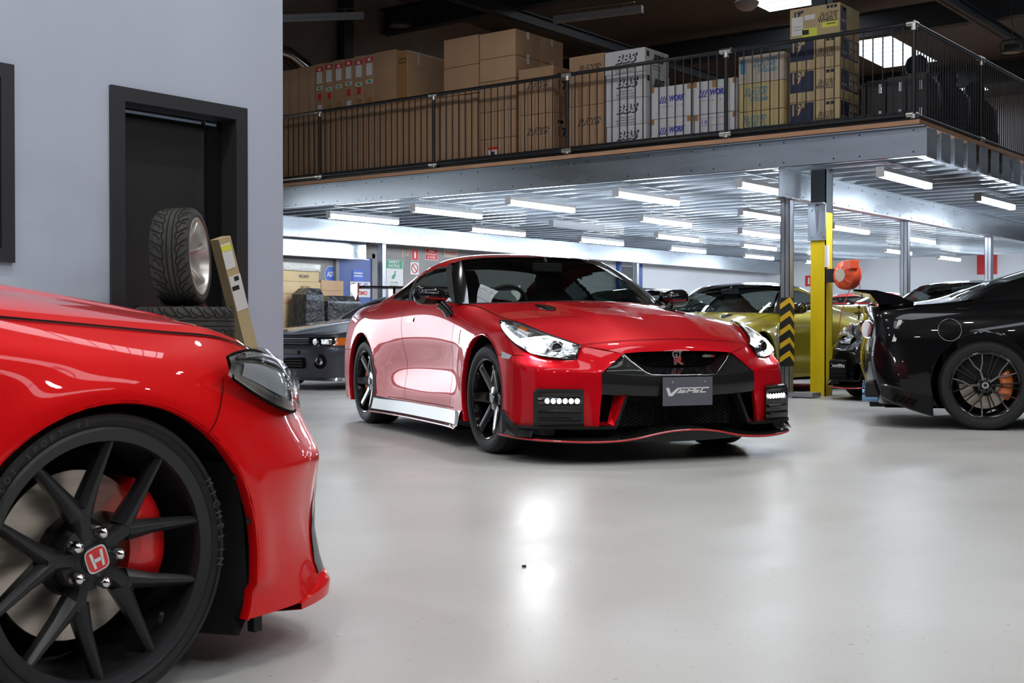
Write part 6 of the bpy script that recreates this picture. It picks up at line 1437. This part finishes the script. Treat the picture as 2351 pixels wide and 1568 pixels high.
# ---------------- left background: cartons, wrapped parts, signs ----------------
XW2 = XL + .002
def bg_carton(y0, y1, z0, z1, mat, L, txt=None, x1=-15.35, dep=.5):
    r = MB().box(-dep / 2, dep / 2, -(y1 - y0) / 2 + .002, (y1 - y0) / 2 - .002, 0, z1 - z0 - .003).build('carton', mat, None, loc=(x1 - dep / 2, (y0 + y1) / 2, z0), bevel=.004); tag(r, L, 'carton')
    if txt: text(txt, .07, 'ink', r, (dep / 2 + .001, .12, (z1 - z0) * .5), FPX, name='printed_lettering', bold=.002, w=.22, ext=.0004); 
    return r
zz = [0, .30, .60, .90, 1.19, 1.36, 1.56, 1.73]
for k in range(7):
    bg_carton(13.75 + .03 * (k % 2), 14.67 + .02 * (k % 3), zz[k], zz[k + 1], 'card3' if k != 4 else 'card2', 'kraft carton in the pile at the far left wall, %s of seven' % ['lowest', 'second', 'third', 'fourth', 'fifth', 'sixth', 'seventh'][k], 'RECARO' if k in (5, 6) else None)
o = MB().box(-.25, .25, -.48, .48, 0, .14).build('plastic_wrapped_carton', 'bubble', None, loc=(-15.6, 14.25, 1.73), bevel=.03); tag(o, 'clear plastic wrapped flat carton on top of the far left pile', 'carton')
zz = [0, .35, .7, 1.04, 1.24, 1.43, 1.60]
for k in range(6): bg_carton(14.72, 15.24, zz[k], zz[k + 1], 'card2' if k > 3 else 'card3', 'small brown carton in the second far left pile, %s of six' % ['lowest', 'second', 'third', 'fourth', 'fifth', 'sixth'][k])
def wrapped(y0, y1, z1, x, L):
    r = MB(); mm = []
    for z, e in ((0, 0), (z1 * .5, .0), (z1 * .93, .03), (z1, .09)):
        mm.append([(-.2 + e, -(y1 - y0) / 2 + e * 1.6, z), (.2 - e, -(y1 - y0) / 2 + e * 1.6, z), (.2 - e, (y1 - y0) / 2 - e * .4, z), (-.2 + e, (y1 - y0) / 2 - e * .4, z), (-.2 + e, -(y1 - y0) / 2 + e * 1.6, z)])
    o = r.grid(mm).add(mm[-1][:4], [(0, 1, 2, 3)]).build('wrapped_part', 'stretch', None, loc=(x, (y0 + y1) / 2, 0)); tag(o, L, 'wrapped part')
wrapped(13.9, 14.33, 1.44, -15.05, 'tall black shrink-wrapped part standing next to the office wall edge'); wrapped(14.37, 15.2, 1.33, -15.05, 'wide black shrink-wrapped part behind the grey car bonnet')
def sign(y, z, w, h, mat, L, name='wall_sign', x=None):
    r = MB().box(0, .012, -w / 2, w / 2, -h / 2, h / 2).build(name, mat, None, loc=(XL + .001, y, z)); tag(r, L, 'sign'); return r
def sblk(r, y, z, w, h, mat, nm='sign_print', e=.0135): return MB().box(.0121, e, y - w / 2, y + w / 2, z - h / 2, z + h / 2).build(nm, mat, r)
def stx(r, s, y, z, w, size, mat, bold=.001, e=.0142): return text(s, size, mat, r, (e, y, z), FPX, name='sign_lettering', bold=bold, w=w, ext=.0004)
r = empty('octagonal_sign', (XL + .001, 15.81, 1.75), label='blue octagonal sign with white letters between the cartons and the blue door', cat='sign')
oc = lambda k: [(k * math.cos(t), k * math.sin(t)) for t in [math.pi / 8 + i * math.pi / 4 for i in range(8)]]
MB().prism(oc(.16), 0, 0, .01).build('sign_panel', 'label_white', r); MB().prism(oc(.148), 0, .01, .012).build('sign_field', 'blue_sign', r); text('ADT', .12, 'label_white', r, (.013, 0, 0), FPX, name='sign_lettering', w=.2, bold=.004)
MB().box(0, .01, -.09, .09, -.3, -.18).build('sign_tail', 'label_white', r)
st('door_3', MB().box(XL + .001, XL + .05, 15.96, 16.80, 0, 2.08), 'blue_door')
st('trim_6', MB().box(XL + .001, XL + .07, 15.88, 15.96, 0, 2.16).box(XL + .001, XL + .07, 16.80, 16.88, 0, 2.16).box(XL + .001, XL + .07, 15.88, 16.88, 2.08, 2.16), 'conc_wall')
r = MB().box(0, .008, -.26, .26, -.14, .14).build('door_sign', 'label_white', None, loc=(XL + .052, 16.5, 1.50)); tag(r, 'white sign with blue and red lettering on the blue door', 'sign')
text('F-T-G', .13, 'blue_sign', r, (.009, 0, .06), FPX, name='sign_lettering', w=.38, bold=.003); text('NISMO', .10, 'red_ink', r, (.009, .02, -.07), FPX, name='sign_lettering', w=.32, bold=.003)
r = MB().box(0, .006, -.15, .15, -.10, .10).build('door_notice', 'blue_sign', None, loc=(XL + .052, 16.45, 1.75)); tag(r, 'small blue notice with white print on the blue door', 'sign')
for q in (-.02, .03): MB().box(.006, .008, -.11, .11, q, q + .025).build('sign_print', 'label_white', r)
r = sign(17.45, 1.81, .50, .54, 'label_white', 'white and green safety notice sign on the grey wall'); sblk(r, 0, .185, .47, .16, 'green_sign'); stx(r, 'SAFETY', 0, .225, .3, .075, 'label_white'); stx(r, 'NOTICE', 0, .15, .3, .075, 'label_white', e=.0142)
m = MB().add([(.0136, -.07, -.09), (.0136, .0, -.09), (.0136, .04, -.03), (.0136, .05, .06), (.0136, .02, .07), (.0136, .0, .0), (.0136, -.05, -.03)], [(0, 1, 2, 3, 4, 5, 6)]).build('sign_figure', 'green_sign', r, fixn=False)
stx(r, 'YOU ARE', 0, -.16, .2, .05, 'green_sign', 0); stx(r, 'THE MOST', 0, -.22, .24, .05, 'green_sign', 0)
def fire(y, z, L, w=.2, h=.22):
    r = sign(y, z, w, h, 'label_white', L); sblk(r, 0, 0, w * .9, h * .92, 'red_ink'); sblk(r, 0, -.01, w * .25, h * .5, 'label_white', 'extinguisher_symbol', .0145); sblk(r, 0, h * .3, w * .12, h * .1, 'label_white', 'extinguisher_symbol', .0145); return r
fire(18.04, 2.20, 'red fire extinguisher sign left of the hydrant sign')
r = sign(18.52, 2.23, .36, .22, 'label_white', 'red fire hydrant and hose sign above the red coupe'); sblk(r, 0, 0, .34, .20, 'red_ink')
for q, t in enumerate(('FIRE', 'HYDRANT', '& HOSE')): stx(r, t, 0, .06 - q * .06, (.16, .30, .24)[q], .06, 'label_white', .001)
r = sign(19.10, 2.30, .44, .20, 'card5', 'beige sign with red lettering right of the hydrant sign'); stx(r, 'PERSONNEL', 0, -.02, .36, .06, 'red_ink'); stx(r, 'NO', 0, .06, .1, .05, 'red_ink')
r = sign(18.03, 1.94, .24, .24, 'label_white', 'white prohibition sign with red circle, under the fire extinguisher sign')
MB().tube([(.0135, .085 * math.cos(t), .085 * math.sin(t)) for t in np.linspace(0, 2 * math.pi, 25)[:-1]], .009, 6, closed=True).tube([(.0135, -.06, .06), (.0135, .06, -.06)], .009, 6).build('prohibition_symbol', 'red_ink', r)
r = empty('wall_scrawl', (XL + .001, 17.78, 2.23), label='faded brown scrawled letter on the grey wall', cat='marking'); MB().box(0, .004, -.10, -.07, -.09, .09).box(0, .004, .05, .08, -.09, .09).add([(.004, -.10, .09), (.004, -.07, .09), (.004, .08, -.09), (.004, .05, -.09)], [(0, 1, 2, 3)]).build('scrawl_stroke', 'tape', r)
for (x, z, L, w, h) in ((-14.91, 2.1, 'small red fire sign on the far wall left of the yellow post', .22, .30), (-10.04, 2.47, 'red and white fire sign on the far wall at the right', .5, .62)):
    r = MB().box(-w / 2, w / 2, 0, .012, -h / 2, h / 2).build('wall_sign', 'red_ink', None, loc=(x, 32.985, z)); tag(r, L, 'sign'); MB().box(-w * .12, w * .12, -.003, 0, -h * .3, h * .3).build('extinguisher_symbol', 'label_white', r)
# silver duct elbow behind the upper cartons
o = MB().tube([(-15.85, 15.0, 3.04), (-15.85, 14.98, 4.86), (-15.85, 14.75, 5.2), (-15.85, 14.4, 5.35), (-15.85, 14.0, 5.38)], [.16, .16, .17, .17, .16], 20).build('foil_duct', 'chrome', None, smooth=60); tag(o, 'shiny silver duct bend at the upper left beside the office wall', 'duct')
# things on the floor
def bit(x, y, s, L): o = MB().prism([(s * math.cos(t) * (.6 + .4 * ((k * 7) % 5) / 5), s * .7 * math.sin(t)) for k, t in enumerate(np.linspace(0, 2 * math.pi, 8)[:-1])], 2, .0005, .004 + s * .25).build('debris', 'blackmat', None, loc=(x, y, 0)); tag(o, L, 'debris')
bit(-2.58, 3.42, .010, 'tiny dark crumb on the floor, centre of the photo'); bit(-1.05, 2.62, .008, 'tiny dark crumb on the floor at lower right')
